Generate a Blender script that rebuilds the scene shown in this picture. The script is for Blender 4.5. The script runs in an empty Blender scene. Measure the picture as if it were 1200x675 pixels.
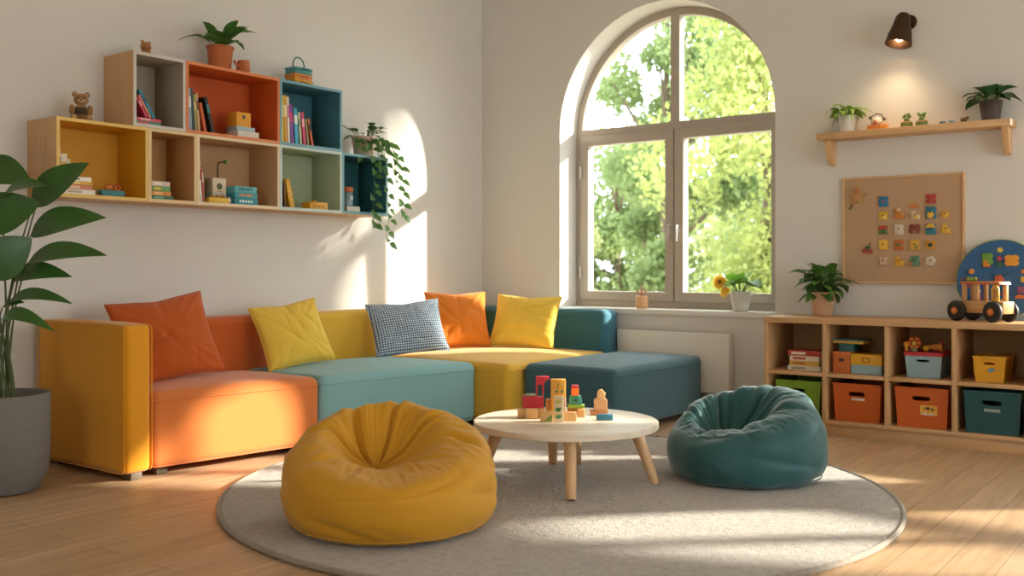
import bpy, bmesh, math, random
from mathutils import Vector, Matrix, noise

S = bpy.context.scene
COL = S.collection
PI = math.pi
rad = math.radians

# ------------------------------------------------------------------ camera
# room frame: the corner of the left and the back wall is the origin,
# +x runs along the back wall, -y along the left wall, metres.
YAW = rad(36.77)
EYE = Vector((5.01, -6.30, 1.0))
FPX, HORIZON = 1160.0, 314.0
cam_data = bpy.data.cameras.new('camera')
cam_data.sensor_width = 36.0
cam_data.lens = 36.0 * FPX / 1200.0
cam_data.shift_y = (HORIZON - 337.5) / 1200.0
cam_data.clip_start = 0.05
cam_data.clip_end = 300
cam_data.dof.use_dof = True
cam_data.dof.focus_distance = 4.9
cam_data.dof.aperture_fstop = 2.2
cam = bpy.data.objects.new('camera', cam_data)
COL.objects.link(cam)
cam.location = EYE
cam.rotation_euler = (rad(90), 0, YAW)
S.camera = cam

# ------------------------------------------------------------------ light
SUN_TO = Vector((-1.0, -0.90, -0.48)).normalized()
SUN_STRENGTH = 14.5
SKY_STRENGTH = 5.7
S.view_settings.view_transform = 'Standard'
S.view_settings.look = 'None'
S.view_settings.gamma = 1.0
S.view_settings.use_curve_mapping = False
S.view_settings.exposure = 0.08

sun_data = bpy.data.lights.new('sun', 'SUN')
sun_data.energy = SUN_STRENGTH
sun_data.angle = rad(1.6)
sun_data.color = (1.0, 0.92, 0.80)
sun = bpy.data.objects.new('sun', sun_data)
COL.objects.link(sun)
sun.location = (12, 10, 9)
sun.rotation_euler = SUN_TO.to_track_quat('-Z', 'Y').to_euler()

W = bpy.data.worlds.new('sky')
S.world = W
W.use_nodes = True
bg = W.node_tree.nodes['Background']
bg.inputs['Color'].default_value = (0.86, 0.94, 1.0, 1)
bg.inputs['Strength'].default_value = SKY_STRENGTH

# ------------------------------------------------------------------ pixel helpers (photo 1200 x 675 -> room)
FV = Vector((-math.sin(YAW), math.cos(YAW), 0))
RV = Vector((math.cos(YAW), math.sin(YAW), 0))

def ray(u): return FV + RV * ((u - 600.0) / FPX)
def zat(v, d): return 1.0 - (v - HORIZON) * d / FPX
def at_d(u, v, d):
    p = EYE + ray(u) * d
    return Vector((p.x, p.y, zat(v, d)))
def at_z(u, v, z): return at_d(u, v, FPX * (1.0 - z) / (v - HORIZON))
def at_y(u, v, y):
    r = ray(u); return at_d(u, v, (y - EYE.y) / r.y)
def at_x(u, v, x):
    r = ray(u); return at_d(u, v, (x - EYE.x) / r.x)
def yx(u, x): return at_x(u, 300, x).y
def xy(u, y): return at_y(u, 300, y).x

# ------------------------------------------------------------------ materials
def lin(h):
    h = h.lstrip('#')
    def f(c): return c / 12.92 if c <= 0.04045 else ((c + 0.055) / 1.055) ** 2.4
    return tuple(f(int(h[i:i + 2], 16) / 255) for i in (0, 2, 4)) + (1.0,)

def mul(c, k): return tuple(min(1.0, x * k) for x in c[:3]) + (1.0,)

class NT:
    def __init__(self, name):
        self.m = bpy.data.materials.new(name)
        self.m.use_nodes = True
        self.t = self.m.node_tree
        self.b = self.t.nodes['Principled BSDF']
        self.out = self.t.nodes['Material Output']
    def n(self, kind, **kw):
        x = self.t.nodes.new(kind)
        for k, v in kw.items():
            if k.startswith('i_'): x.inputs[k[2:].replace('_', ' ')].default_value = v
            else: setattr(x, k, v)
        return x
    def l(self, a, ao, b, bi):
        self.t.links.new(a.outputs[ao], b.inputs[bi])
    def coord(self, scale=(1, 1, 1), rot=(0, 0, 0), kind='Object'):
        tc = self.n('ShaderNodeTexCoord')
        mp = self.n('ShaderNodeMapping')
        mp.inputs['Scale'].default_value = scale
        mp.inputs['Rotation'].default_value = rot
        self.l(tc, kind, mp, 'Vector')
        return mp
    def mix(self, fac, a, b, blend='MIX'):
        m = self.n('ShaderNodeMix', data_type='RGBA', blend_type=blend)
        for idx, v in ((0, fac), (6, a), (7, b)):
            if isinstance(v, tuple) and len(v) == 2 and hasattr(v[0], 'outputs'):
                self.t.links.new(v[0].outputs[v[1]], m.inputs[idx])
            else: m.inputs[idx].default_value = v
        return m
    def bump(self, src, so, strength=0.2, dist=0.01):
        b = self.n('ShaderNodeBump')
        b.inputs['Strength'].default_value = strength
        b.inputs['Distance'].default_value = dist
        self.l(src, so, b, 'Height')
        self.l(b, 'Normal', self.b, 'Normal')
        return b

def plain(name, hexc, rough=0.5, var=0.06, scale=12.0, bump=0.0, metal=0.0):
    t = NT(name); c = lin(hexc)
    mp = t.coord()
    nz = t.n('ShaderNodeTexNoise'); nz.inputs['Scale'].default_value = scale; nz.inputs['Detail'].default_value = 3
    t.l(mp, 'Vector', nz, 'Vector')
    mx = t.mix((nz, 'Fac'), mul(c, 1 - var), mul(c, 1 + var))
    t.t.links.new(mx.outputs[2], t.b.inputs['Base Color'])
    t.b.inputs['Roughness'].default_value = rough
    t.b.inputs['Metallic'].default_value = metal
    if bump: t.bump(nz, 'Fac', bump, 0.004)
    return t.m

def fabric(name, hexc, rough=0.85, weave=420.0, bump=0.25, sheen=0.25):
    t = NT(name); c = lin(hexc)
    mp = t.coord()
    big = t.n('ShaderNodeTexNoise'); big.inputs['Scale'].default_value = 5; big.inputs['Detail'].default_value = 4
    t.l(mp, 'Vector', big, 'Vector')
    fine = t.n('ShaderNodeTexNoise'); fine.inputs['Scale'].default_value = weave; fine.inputs['Detail'].default_value = 2
    t.l(mp, 'Vector', fine, 'Vector')
    a = t.mix((big, 'Fac'), mul(c, 0.95), mul(c, 1.05))
    b = t.mix((fine, 'Fac'), mul(c, 0.88), mul(c, 1.12))
    m = t.mix(0.5, (a, 2), (b, 2))
    t.t.links.new(m.outputs[2], t.b.inputs['Base Color'])
    t.b.inputs['Roughness'].default_value = rough
    t.b.inputs['Sheen Weight'].default_value = sheen
    t.b.inputs['Sheen Roughness'].default_value = 0.5
    t.b.inputs['Specular IOR Level'].default_value = 0.25
    t.bump(fine, 'Fac', bump, 0.002)
    return t.m

def wood(name, hexc, dark=0.80, rough=0.5, along='z', scale=1.0, bump=0.05):
    t = NT(name); c = lin(hexc)
    sc = {'x': (1.2, 16, 16), 'y': (16, 1.2, 16), 'z': (16, 16, 1.2)}[along]
    mp = t.coord(tuple(k * scale for k in sc))
    nz = t.n('ShaderNodeTexNoise'); nz.inputs['Scale'].default_value = 1.6; nz.inputs['Detail'].default_value = 6
    nz.inputs['Distortion'].default_value = 0.6
    t.l(mp, 'Vector', nz, 'Vector')
    rmp = t.n('ShaderNodeValToRGB')
    rmp.color_ramp.elements[0].position = 0.3; rmp.color_ramp.elements[0].color = mul(c, dark)
    rmp.color_ramp.elements[1].position = 0.72; rmp.color_ramp.elements[1].color = mul(c, 1.07)
    t.l(nz, 'Fac', rmp, 'Fac')
    t.l(rmp, 'Color', t.b, 'Base Color')
    t.b.inputs['Roughness'].default_value = rough
    t.bump(nz, 'Fac', bump, 0.003)
    return t.m

def leafmat(name, hexc, rough=0.4, trans=0.25, var=0.35):
    t = NT(name); c = lin(hexc)
    mp = t.coord()
    nz = t.n('ShaderNodeTexNoise'); nz.inputs['Scale'].default_value = 14; nz.inputs['Detail'].default_value = 2
    t.l(mp, 'Vector', nz, 'Vector')
    mx = t.mix((nz, 'Fac'), mul(c, 1 - var), mul(c, 1 + var))
    t.t.links.new(mx.outputs[2], t.b.inputs['Base Color'])
    t.b.inputs['Roughness'].default_value = rough
    if trans:
        tr = t.n('ShaderNodeBsdfTranslucent')
        hi = t.mix(0.5, (mx, 2), (0.75, 0.85, 0.12, 1), 'MULTIPLY')
        t.t.links.new(mx.outputs[2], tr.inputs['Color'])
        ms = t.n('ShaderNodeMixShader'); ms.inputs[0].default_value = trans
        t.l(t.b, 'BSDF', ms, 1); t.l(tr, 'BSDF', ms, 2)
        t.l(ms, 'Shader', t.out, 'Surface')
    return t.m

def glow(name, hexc, strength):
    t = NT(name)
    t.b.inputs['Base Color'].default_value = lin(hexc)
    t.b.inputs['Emission Color'].default_value = lin(hexc)
    t.b.inputs['Emission Strength'].default_value = strength
    return t.m

def pane_glass():
    t = NT('window_glass')
    tr = t.n('ShaderNodeBsdfTransparent'); tr.inputs['Color'].default_value = (0.97, 0.985, 0.97, 1)
    gl = t.n('ShaderNodeBsdfGlossy'); gl.inputs['Roughness'].default_value = 0.02
    lw = t.n('ShaderNodeLayerWeight'); lw.inputs['Blend'].default_value = 0.12
    mt = t.n('ShaderNodeMath', operation='MULTIPLY'); mt.inputs[1].default_value = 0.5
    t.l(lw, 'Fresnel', mt, 0)
    ms = t.n('ShaderNodeMixShader')
    t.l(mt, 0, ms, 0); t.l(tr, 0, ms, 1); t.l(gl, 0, ms, 2)
    t.l(ms, 0, t.out, 'Surface')
    return t.m

_mc = {}
def paint(hexc, rough=0.45):
    k = ('p', hexc, rough)
    if k not in _mc: _mc[k] = plain('paint_' + hexc.strip('#'), hexc, rough, 0.04)
    return _mc[k]

# ------------------------------------------------------------------ objects
def tag(o, label=None, cat=None, group=None, kind=None):
    if label: o['label'] = label
    if cat: o['category'] = cat
    if group: o['group'] = group
    if kind: o['kind'] = kind
    return o

def thing(name, label, cat, loc=(0, 0, 0), rz=0.0, group=None, kind=None):
    o = bpy.data.objects.new(name, None); COL.objects.link(o)
    o.empty_display_size = 0.1
    o.location = loc; o.rotation_euler = (0, 0, rz)
    return tag(o, label, cat, group, kind)

def obj(name, bm, mat, parent=None, loc=None, rot=None, sharp=38.0, smooth=True):
    bmesh.ops.recalc_face_normals(bm, faces=bm.faces[:])
    bm.normal_update()
    if smooth:
        lim = rad(sharp)
        for f in bm.faces: f.smooth = True
        for e in bm.edges:
            if len(e.link_faces) == 2 and e.calc_face_angle(0) > lim: e.smooth = False
    me = bpy.data.meshes.new(name)
    bm.to_mesh(me); bm.free()
    me.materials.append(mat)
    o = bpy.data.objects.new(name, me); COL.objects.link(o)
    if parent: o.parent = parent
    if loc is not None: o.location = loc
    if rot is not None: o.rotation_euler = rot
    return o

def single(name, bm, mat, label, cat, loc=(0, 0, 0), rz=0.0, group=None, **kw):
    o = obj(name, bm, mat, None, loc, (0, 0, rz), **kw)
    return tag(o, label, cat, group)

def struct(name, bm, mat, **kw):
    o = obj(name, bm, mat, **kw); o['kind'] = 'structure'; return o

def B(): return bmesh.new()

def merge(bm, tmp, M=None):
    if M is not None: bmesh.ops.transform(tmp, matrix=M, verts=tmp.verts[:])
    me = bpy.data.meshes.new('tmp'); tmp.to_mesh(me); tmp.free()
    bm.from_mesh(me); bpy.data.meshes.remove(me)
    return bm

def box(bm, x0, x1, y0, y1, z0, z1, bev=0.0, seg=2, M=None):
    t = B()
    bmesh.ops.create_cube(t, size=1.0)
    bmesh.ops.transform(t, verts=t.verts[:], matrix=Matrix.Translation(((x0 + x1) / 2, (y0 + y1) / 2, (z0 + z1) / 2)) @ Matrix.Diagonal((x1 - x0, y1 - y0, z1 - z0, 1)))
    if bev > 0:
        bmesh.ops.bevel(t, geom=t.edges[:], offset=bev, segments=seg, profile=0.5, affect='EDGES')
    return merge(bm, t, M)

def cbox(bm, c, s, bev=0.0, seg=2, M=None):
    return box(bm, c[0] - s[0] / 2, c[0] + s[0] / 2, c[1] - s[1] / 2, c[1] + s[1] / 2, c[2] - s[2] / 2, c[2] + s[2] / 2, bev, seg, M)

def lathe(bm, prof, n=32, M=None, cap=True):
    """prof: list of (r, z) from bottom to top"""
    t = B(); rings = []
    for r, z in prof:
        if r < 1e-5: rings.append([t.verts.new((0, 0, z))])
        else: rings.append([t.verts.new((r * math.cos(2 * PI * i / n), r * math.sin(2 * PI * i / n), z)) for i in range(n)])
    for a, b in zip(rings, rings[1:]):
        if len(a) == 1 and len(b) == 1: continue
        for i in range(n):
            j = (i + 1) % n
            if len(a) == 1: t.faces.new((a[0], b[j], b[i]))
            elif len(b) == 1: t.faces.new((a[i], a[j], b[0]))
            else: t.faces.new((a[i], a[j], b[j], b[i]))
    if cap:
        for rg in (rings[0], rings[-1]):
            if len(rg) > 1: t.faces.new(rg)
    return merge(bm, t, M)

def cyl(bm, c, r, h, n=24, bev=0.0, axis='z', r2=None, M=None):
    r2 = r if r2 is None else r2
    if bev > 0: prof = [(r - bev, 0), (r, bev), (r2, h - bev), (r2 - bev, h)]
    else: prof = [(r, 0), (r2, h)]
    m = Matrix.Translation(c)
    if axis == 'x': m = m @ Matrix.Rotation(PI / 2, 4, 'Y')
    if axis == 'y': m = m @ Matrix.Rotation(-PI / 2, 4, 'X')
    if M is not None: m = M @ m
    return lathe(bm, prof, n, m)

def ball(bm, c, r, seg=18, M=None):
    t = B(); bmesh.ops.create_uvsphere(t, u_segments=seg, v_segments=max(6, seg * 2 // 3), radius=1.0)
    rr = r if isinstance(r, (tuple, list)) else (r, r, r)
    m = Matrix.Translation(c) @ Matrix.Diagonal((rr[0], rr[1], rr[2], 1))
    if M is not None: m = M @ m
    return merge(bm, t, m)

def tube(bm, pts, r, n=10, closed=False, M=None):
    pts = [Vector(p) for p in pts]; k = len(pts)
    rs = r if isinstance(r, (list, tuple)) else [r] * k
    t = B(); rings = []; up = Vector((0, 0, 1)); prev = None
    for i, p in enumerate(pts):
        a = pts[(i - 1) % k] if (closed or i > 0) else p
        b = pts[(i + 1) % k] if (closed or i < k - 1) else p
        d = (b - a)
        d = d.normalized() if d.length > 1e-9 else Vector((0, 0, 1))
        if prev is None:
            ref = up if abs(d.z) < 0.9 else Vector((1, 0, 0))
            x = d.cross(ref).normalized()
        else:
            x = (prev - d * prev.dot(d)); x = x.normalized() if x.length > 1e-6 else d.orthogonal().normalized()
        prev = x; y = d.cross(x)
        rings.append([t.verts.new(p + (x * math.cos(2 * PI * j / n) + y * math.sin(2 * PI * j / n)) * rs[i]) for j in range(n)])
    for i in range(k if closed else k - 1):
        a, b = rings[i], rings[(i + 1) % k]
        for j in range(n): t.faces.new((a[j], a[(j + 1) % n], b[(j + 1) % n], b[j]))
    if not closed: t.faces.new(rings[0]); t.faces.new(rings[-1])
    return merge(bm, t, M)

def prism(bm, outer, holes=(), a=0.0, b=0.1, plane='xz', M=None, bev=0.0):
    """extrude a 2D outline with holes. plane xz -> along y from a to b; yz -> along x; xy -> along z"""
    def P(p, w):
        if plane == 'xz': return (p[0], w, p[1])
        if plane == 'yz': return (w, p[0], p[1])
        return (p[0], p[1], w)
    t = B(); edges = []
    for loop in [outer] + list(holes):
        vs = [t.verts.new(P(p, a)) for p in loop]
        edges += [t.edges.new((vs[i], vs[(i + 1) % len(vs)])) for i in range(len(vs))]
    if holes: bmesh.ops.triangle_fill(t, use_beauty=True, use_dissolve=False, edges=edges)
    else: t.faces.new([e.verts[0] for e in edges]) if False else bmesh.ops.contextual_create(t, geom=edges)
    r = bmesh.ops.extrude_face_region(t, geom=t.faces[:])
    mv = [g for g in r['geom'] if isinstance(g, bmesh.types.BMVert)]
    d = Vector(P((0, 0), b)) - Vector(P((0, 0), a))
    bmesh.ops.translate(t, verts=mv, vec=d)
    bmesh.ops.recalc_face_normals(t, faces=t.faces[:])
    if bev > 0:
        es = [e for e in t.edges if len(e.link_faces) == 2 and e.calc_face_angle(0) > rad(60)]
        bmesh.ops.bevel(t, geom=es, offset=bev, segments=2, profile=0.5, affect='EDGES')
    return merge(bm, t, M)

def rrect(x0, x1, y0, y1, r, n=5):
    pts = []
    for cx, cy, a0 in ((x1 - r, y0 + r, -90), (x1 - r, y1 - r, 0), (x0 + r, y1 - r, 90), (x0 + r, y0 + r, 180)):
        for i in range(n + 1):
            a = rad(a0 + 90 * i / n); pts.append((cx + r * math.cos(a), cy + r * math.sin(a)))
    return pts

def polar(fn, n=40): return [(fn(2 * PI * i / n) * math.cos(2 * PI * i / n), fn(2 * PI * i / n) * math.sin(2 * PI * i / n)) for i in range(n)]

def arch(x0, x1, z0, spring, top, n=28):
    cx, rx, rz = (x0 + x1) / 2, (x1 - x0) / 2, top - spring
    return [(x0, z0), (x1, z0)] + [(cx + rx * math.cos(PI * i / n), spring + rz * math.sin(PI * i / n)) for i in range(n + 1)]

def bilin(q, s, t):
    """q: corners at (-1,-1),(1,-1),(1,1),(-1,1)"""
    a, b, c, d = [Vector(p) for p in q]
    u, v = (s + 1) / 2, (t + 1) / 2
    return a * (1 - u) * (1 - v) + b * u * (1 - v) + c * u * v + d * (1 - u) * v

def softbox(bm, q, z0, z1, r=0.03, crown=0.0, puff=0.0, m=8, wob=0.0, seed=0):
    hx = ((Vector(q[1]) - Vector(q[0])).length + (Vector(q[2]) - Vector(q[3])).length) / 4
    hy = ((Vector(q[3]) - Vector(q[0])).length + (Vector(q[2]) - Vector(q[1])).length) / 4
    h = (hx, hy, (z1 - z0) / 2)
    tans = [0.2, 0.41, 0.67, 1.0]
    def axis(L):
        i = L - r
        mid = [-i + 2 * i * k / m for k in range(m + 1)]
        return [-i - r * k for k in reversed(tans)] + mid + [i + r * k for k in tans]
    ax = [axis(L) for L in h]
    t = B(); cache = {}
    def V(p):
        key = tuple(round(c, 6) for c in p)
        if key in cache: return cache[key]
        qv = Vector([max(-(h[k] - r), min(h[k] - r, p[k])) for k in range(3)])
        d = Vector(p) - qv
        o = qv + d.normalized() * r if d.length > 1e-9 else Vector(p)
        sx, sy, sz = o.x / hx, o.y / hy, o.z / h[2]
        z = o.z
        if sz > 0: z += crown * (1 - sx ** 2) * (1 - sy ** 2) * sz
        fx = 1 + puff / hx * (1 - sy ** 4) * (1 - sz ** 2)
        fy = 1 + puff / hy * (1 - sx ** 4) * (1 - sz ** 2)
        b2 = bilin(q, sx * fx, sy * fy)
        w = Vector((b2.x, b2.y, (z0 + z1) / 2 + z))
        if wob: w += noise.noise_vector(w * 4 + Vector((seed, 0, 0))) * wob
        v = t.verts.new(w)
        cache[key] = v; return v
    for k in range(3):
        i, j = (k + 1) % 3, (k + 2) % 3
        for sgn in (-1, 1):
            for a in range(len(ax[i]) - 1):
                for b in range(len(ax[j]) - 1):
                    ps = []
                    for aa, bb in ((a, b), (a + 1, b), (a + 1, b + 1), (a, b + 1)):
                        p = [0, 0, 0]; p[k] = sgn * h[k]; p[i] = ax[i][aa]; p[j] = ax[j][bb]; ps.append(V(p))
                    if len(set(ps)) >= 3:
                        try: t.faces.new(ps if sgn > 0 else ps[::-1])
                        except ValueError: pass
    return merge(bm, t)

def seam_loop(q, z, r, out=0.0015, n=6):
    hx = ((Vector(q[1]) - Vector(q[0])).length + (Vector(q[2]) - Vector(q[3])).length) / 4
    hy = ((Vector(q[3]) - Vector(q[0])).length + (Vector(q[2]) - Vector(q[1])).length) / 4
    base = rrect(-hx - out, hx + out, -hy - out, hy + out, r, n)
    pts = []
    for i in range(len(base)):
        a, b = Vector(base[i]), Vector(base[(i + 1) % len(base)])
        k = max(1, int((b - a).length / 0.08))
        pts += [a.lerp(b, j / k) for j in range(k)]
    return [Vector((*bilin(q, p.x / hx, p.y / hy), z)) for p in pts]

def leaf(bm, base, tip, width, arc=0.1, fold=0.25, up=(0, 0, 1), n=8, shape=0.9, wave=0.0):
    """a blade from base to tip, arched towards up by arc*length, folded along the midrib"""
    base, tip, up = Vector(base), Vector(tip), Vector(up)
    ax = tip - base; L = ax.length; d = ax.normalized()
    side = d.cross(up); side = side.normalized() if side.length > 1e-4 else d.orthogonal().normalized()
    nrm = side.cross(d).normalized()
    rows = []
    for i in range(n + 1):
        t = i / n
        w = width / 2 * (max(0.0, math.sin(PI * t ** shape)) ** 0.85 + 0.04 * (1 - t))
        c = base + ax * t + nrm * (arc * L * 4 * t * (1 - t)) - Vector((0, 0, 1)) * (arc * L * 0.6 * t * t)
        wv = nrm * (wave * width * math.sin(t * 9))
        rows.append((bm.verts.new(c - side * w + nrm * (fold * w) + wv), bm.verts.new(c), bm.verts.new(c + side * w + nrm * (fold * w) - wv)))
    for a, b in zip(rows, rows[1:]):
        bm.faces.new((a[0], a[1], b[1], b[0])); bm.faces.new((a[1], a[2], b[2], b[1]))

def eul(M):  return M.to_euler('XYZ')

# ================================================================== palette
M_WALL = plain('wall_plaster', '#DED9D2', 0.9, 0.025, 6, 0.05)
M_CEIL = plain('ceiling_paint', '#E6DCCB', 0.9, 0.02, 5)
M_FRAME = plain('window_frame_paint', '#B3A799', 0.45, 0.03, 8)
M_SILL = plain('sill_paint', '#E8E2D8', 0.4, 0.02, 8)
M_GLASS = pane_glass()
M_OAK = wood('birch_wood', '#D9AE7C', 0.86, 0.5, 'x')
M_OAKZ = wood('birch_wood_upright', '#D9AE7C', 0.86, 0.5, 'z')
M_CAB = wood('cabinet_wood', '#CCA071', 0.86, 0.5, 'x')
M_CABZ = wood('cabinet_wood_upright', '#CCA071', 0.86, 0.5, 'z')
M_TABLE = wood('table_wood', '#E2D3BE', 0.88, 0.42, 'x', 0.8)
M_TLEG = wood('table_leg_wood', '#D6AC7E', 0.86, 0.45, 'z')
M_BLOCK = wood('toy_wood', '#D4A467', 0.85, 0.55, 'x', 2.2)
M_STEEL = plain('brushed_steel', '#CFC9BF', 0.3, 0.03, 20, 0, 0.25)
M_SOIL = plain('soil', '#4A3526', 0.95, 0.4, 60, 0.8)

def floor_mat():
    t = NT('oak_planks')
    mp = t.coord((1, 1, 1), (0, 0, PI / 2))
    br = t.n('ShaderNodeTexBrick')
    br.offset = 0.37; br.squash = 1.0
    br.inputs['Scale'].default_value = 1.0
    br.inputs['Brick Width'].default_value = 1.45
    br.inputs['Row Height'].default_value = 0.155
    br.inputs['Mortar Size'].default_value = 0.0016
    br.inputs['Mortar Smooth'].default_value = 0.2
    br.inputs['Color1'].default_value = lin('#CDAE8E')
    br.inputs['Color2'].default_value = lin('#BF9E7B')
    br.inputs['Mortar'].default_value = lin('#86684A')
    t.l(mp, 'Vector', br, 'Vector')
    m2 = t.coord((14, 1.1, 1))
    nz = t.n('ShaderNodeTexNoise'); nz.inputs['Scale'].default_value = 2.0; nz.inputs['Detail'].default_value = 7
    nz.inputs['Distortion'].default_value = 0.8
    t.l(m2, 'Vector', nz, 'Vector')
    rp = t.n('ShaderNodeValToRGB')
    rp.color_ramp.elements[0].position = 0.3; rp.color_ramp.elements[0].color = (0.78, 0.75, 0.70, 1)
    rp.color_ramp.elements[1].position = 0.7; rp.color_ramp.elements[1].color = (1.08, 1.06, 1.04, 1)
    t.l(nz, 'Fac', rp, 'Fac')
    mx = t.mix(1.0, (br, 'Color'), (rp, 'Color'), 'MULTIPLY')
    t.t.links.new(mx.outputs[2], t.b.inputs['Base Color'])
    t.b.inputs['Roughness'].default_value = 0.42
    t.b.inputs['Specular IOR Level'].default_value = 0.4
    t.bump(nz, 'Fac', 0.04, 0.004)
    return t.m
M_FLOOR = floor_mat()

# ================================================================== room shell
RX, RY, RH, WT = 8.6, -9.2, 3.45, 0.40
GLZ = 0.235                                     # how far the frames sit inside the wall
b = B(); box(b, -WT, RX + WT, RY - WT, WT, -0.12, 0.0)
struct('floor', b, M_FLOOR)
b = B(); box(b, -WT, RX + WT, RY - WT, WT, RH, RH + 0.15)
struct('ceiling', b, M_CEIL)
b = B(); box(b, -WT, 0, RY, WT, 0, RH)
struct('wall_left', b, M_WALL)

WIN1 = dict(x0=0.76, x1=2.48, z0=0.70, spring=2.03, top=2.91)
WIN2 = dict(x0=3.99, x1=5.84, z0=0.76, spring=1.60, top=2.28)
WIN3 = dict(x0=6.20, x1=8.05, z0=0.60, spring=1.40, top=2.00)
b = B()
prism(b, [(0, 0), (RX, 0), (RX, RH), (0, RH)], [arch(**w)[::-1] for w in (WIN1, WIN2, WIN3)], 0, WT, 'xz')
struct('wall_back', b, M_WALL)

def side_windows(name, along, w0, ww, gap, count, axis):
    """rectangular openings in a wall; returns hole loops"""
    out = []
    for k in range(count):
        a = w0 + k * (ww + gap)
        out.append([(a, 0.35), (a, 2.75), (a + ww, 2.75), (a + ww, 0.35)])
    return out
holes_r = side_windows('r', 'y', -4.7, 1.9, 0.4, 2, 'y')  # openings added in the unseen right wall to let daylight in
b = B(); prism(b, [(RY, 0), (WT, 0), (WT, RH), (RY, RH)], holes_r, RX, RX + WT, 'yz')
struct('wall_right', b, M_WALL)
holes_f = side_windows('f', 'x', 3.4, 1.6, 0.5, 1, 'x')  # unseen window added to brighten faces turned towards the camera
b = B(); prism(b, [(0, 0), (RX, 0), (RX, RH), (0, RH)], holes_f, RY - WT, RY, 'xz')
struct('wall_front', b, M_WALL)

def inset_arch(w, d, z0=None):
    return arch(w['x0'] + d, w['x1'] - d, w['z0'] + d if z0 is None else z0, w['spring'], w['top'] - d)

def half_arch(w, d, xa, xb, z0, n=18):
    """piece of the inset arch between xa and xb above z0"""
    cx, rx, rz = (w['x0'] + w['x1']) / 2, (w['x1'] - w['x0']) / 2 - d, w['top'] - d - w['spring']
    def zc(x): return w['spring'] + rz * math.sqrt(max(0.0, 1 - ((x - cx) / rx) ** 2))
    pts = [(xa, z0), (xb, z0)]
    th0 = math.acos(max(-1, min(1, (xb - cx) / rx))); th1 = math.acos(max(-1, min(1, (xa - cx) / rx)))
    for i in range(n + 1):
        th = th0 + (th1 - th0) * i / n
        p = (cx + rx * math.cos(th), w['spring'] + rz * math.sin(th))
        if p[1] > z0 + 1e-4: pts.append(p)
    return pts

def arch_window(n, w, trans_lo):
    y0, y1 = GLZ, GLZ + 0.075
    cx = (w['x0'] + w['x1']) / 2
    root = thing('window_%d' % n, None, None, (0, 0, 0), kind='structure')
    zt0, zt1 = trans_lo, trans_lo + 0.055
    fr = B()
    upl = half_arch(w, 0.055, w['x0'] + 0.0555, cx - 0.036, zt1)
    upr = half_arch(w, 0.055, cx + 0.036, w['x1'] - 0.0555, zt1)
    lo = [(w['x0'] + 0.045, w['z0'] + 0.05), (w['x1'] - 0.045, w['z0'] + 0.05), (w['x1'] - 0.045, zt0), (w['x0'] + 0.045, zt0)]
    prism(fr, arch(**w), [upl[::-1], upr[::-1], lo[::-1]], y0, y1, 'xz')
    obj('window_frame', fr, M_FRAME, root)
    for nm, hole in (('left', upl), ('right', upr)):
        g = B(); prism(g, hole, (), y0 + 0.035, y0 + 0.041, 'xz')
        obj('pane', g, M_GLASS, root, smooth=False)
    for sx in (-1, 1):
        xa, xb = (w['x0'] + 0.047, cx - 0.004) if sx < 0 else (cx + 0.004, w['x1'] - 0.047)
        za, zb = w['z0'] + 0.052, zt0 - 0.002
        ins = [(xa + 0.07, za + 0.07), (xb - 0.07, za + 0.07), (xb - 0.07, zb - 0.07), (xa + 0.07, zb - 0.07)]
        s = B(); prism(s, [(xa, za), (xb, za), (xb, zb), (xa, zb)], [ins[::-1]], y0 - 0.018, y1 - 0.01, 'xz', bev=0.004)
        so = obj('sash', s, M_FRAME, root)
        g = B(); prism(g, ins, (), y0 + 0.02, y0 + 0.026, 'xz')
        obj('pane', g, M_GLASS, so, smooth=False)
        hx = cx + sx * 0.036
        h = B(); zc = w['z0'] + 0.58
        box(h, hx - 0.012, hx + 0.012, y0 - 0.026, y0 - 0.017, zc - 0.035, zc + 0.045, 0.003)
        box(h, hx - 0.008, hx + 0.008, y0 - 0.05, y0 - 0.024, zc + 0.015, zc + 0.03, 0.003)
        box(h, hx - 0.008, hx + 0.008, y0 - 0.058, y0 - 0.046, zc - 0.085, zc + 0.032, 0.004)
        obj('handle', h, M_STEEL, so)
        hb = B(); ex = xa + 0.006 if sx < 0 else xb - 0.006
        for hz in (w['z0'] + 0.22, w['z0'] + 1.0 if w['spring'] > 1.9 else w['z0'] + 0.72):
            cyl(hb, (ex, y0 - 0.026, hz), 0.009, 0.09, 12)
        obj('hinge', hb, M_STEEL, so)
    return root

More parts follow.
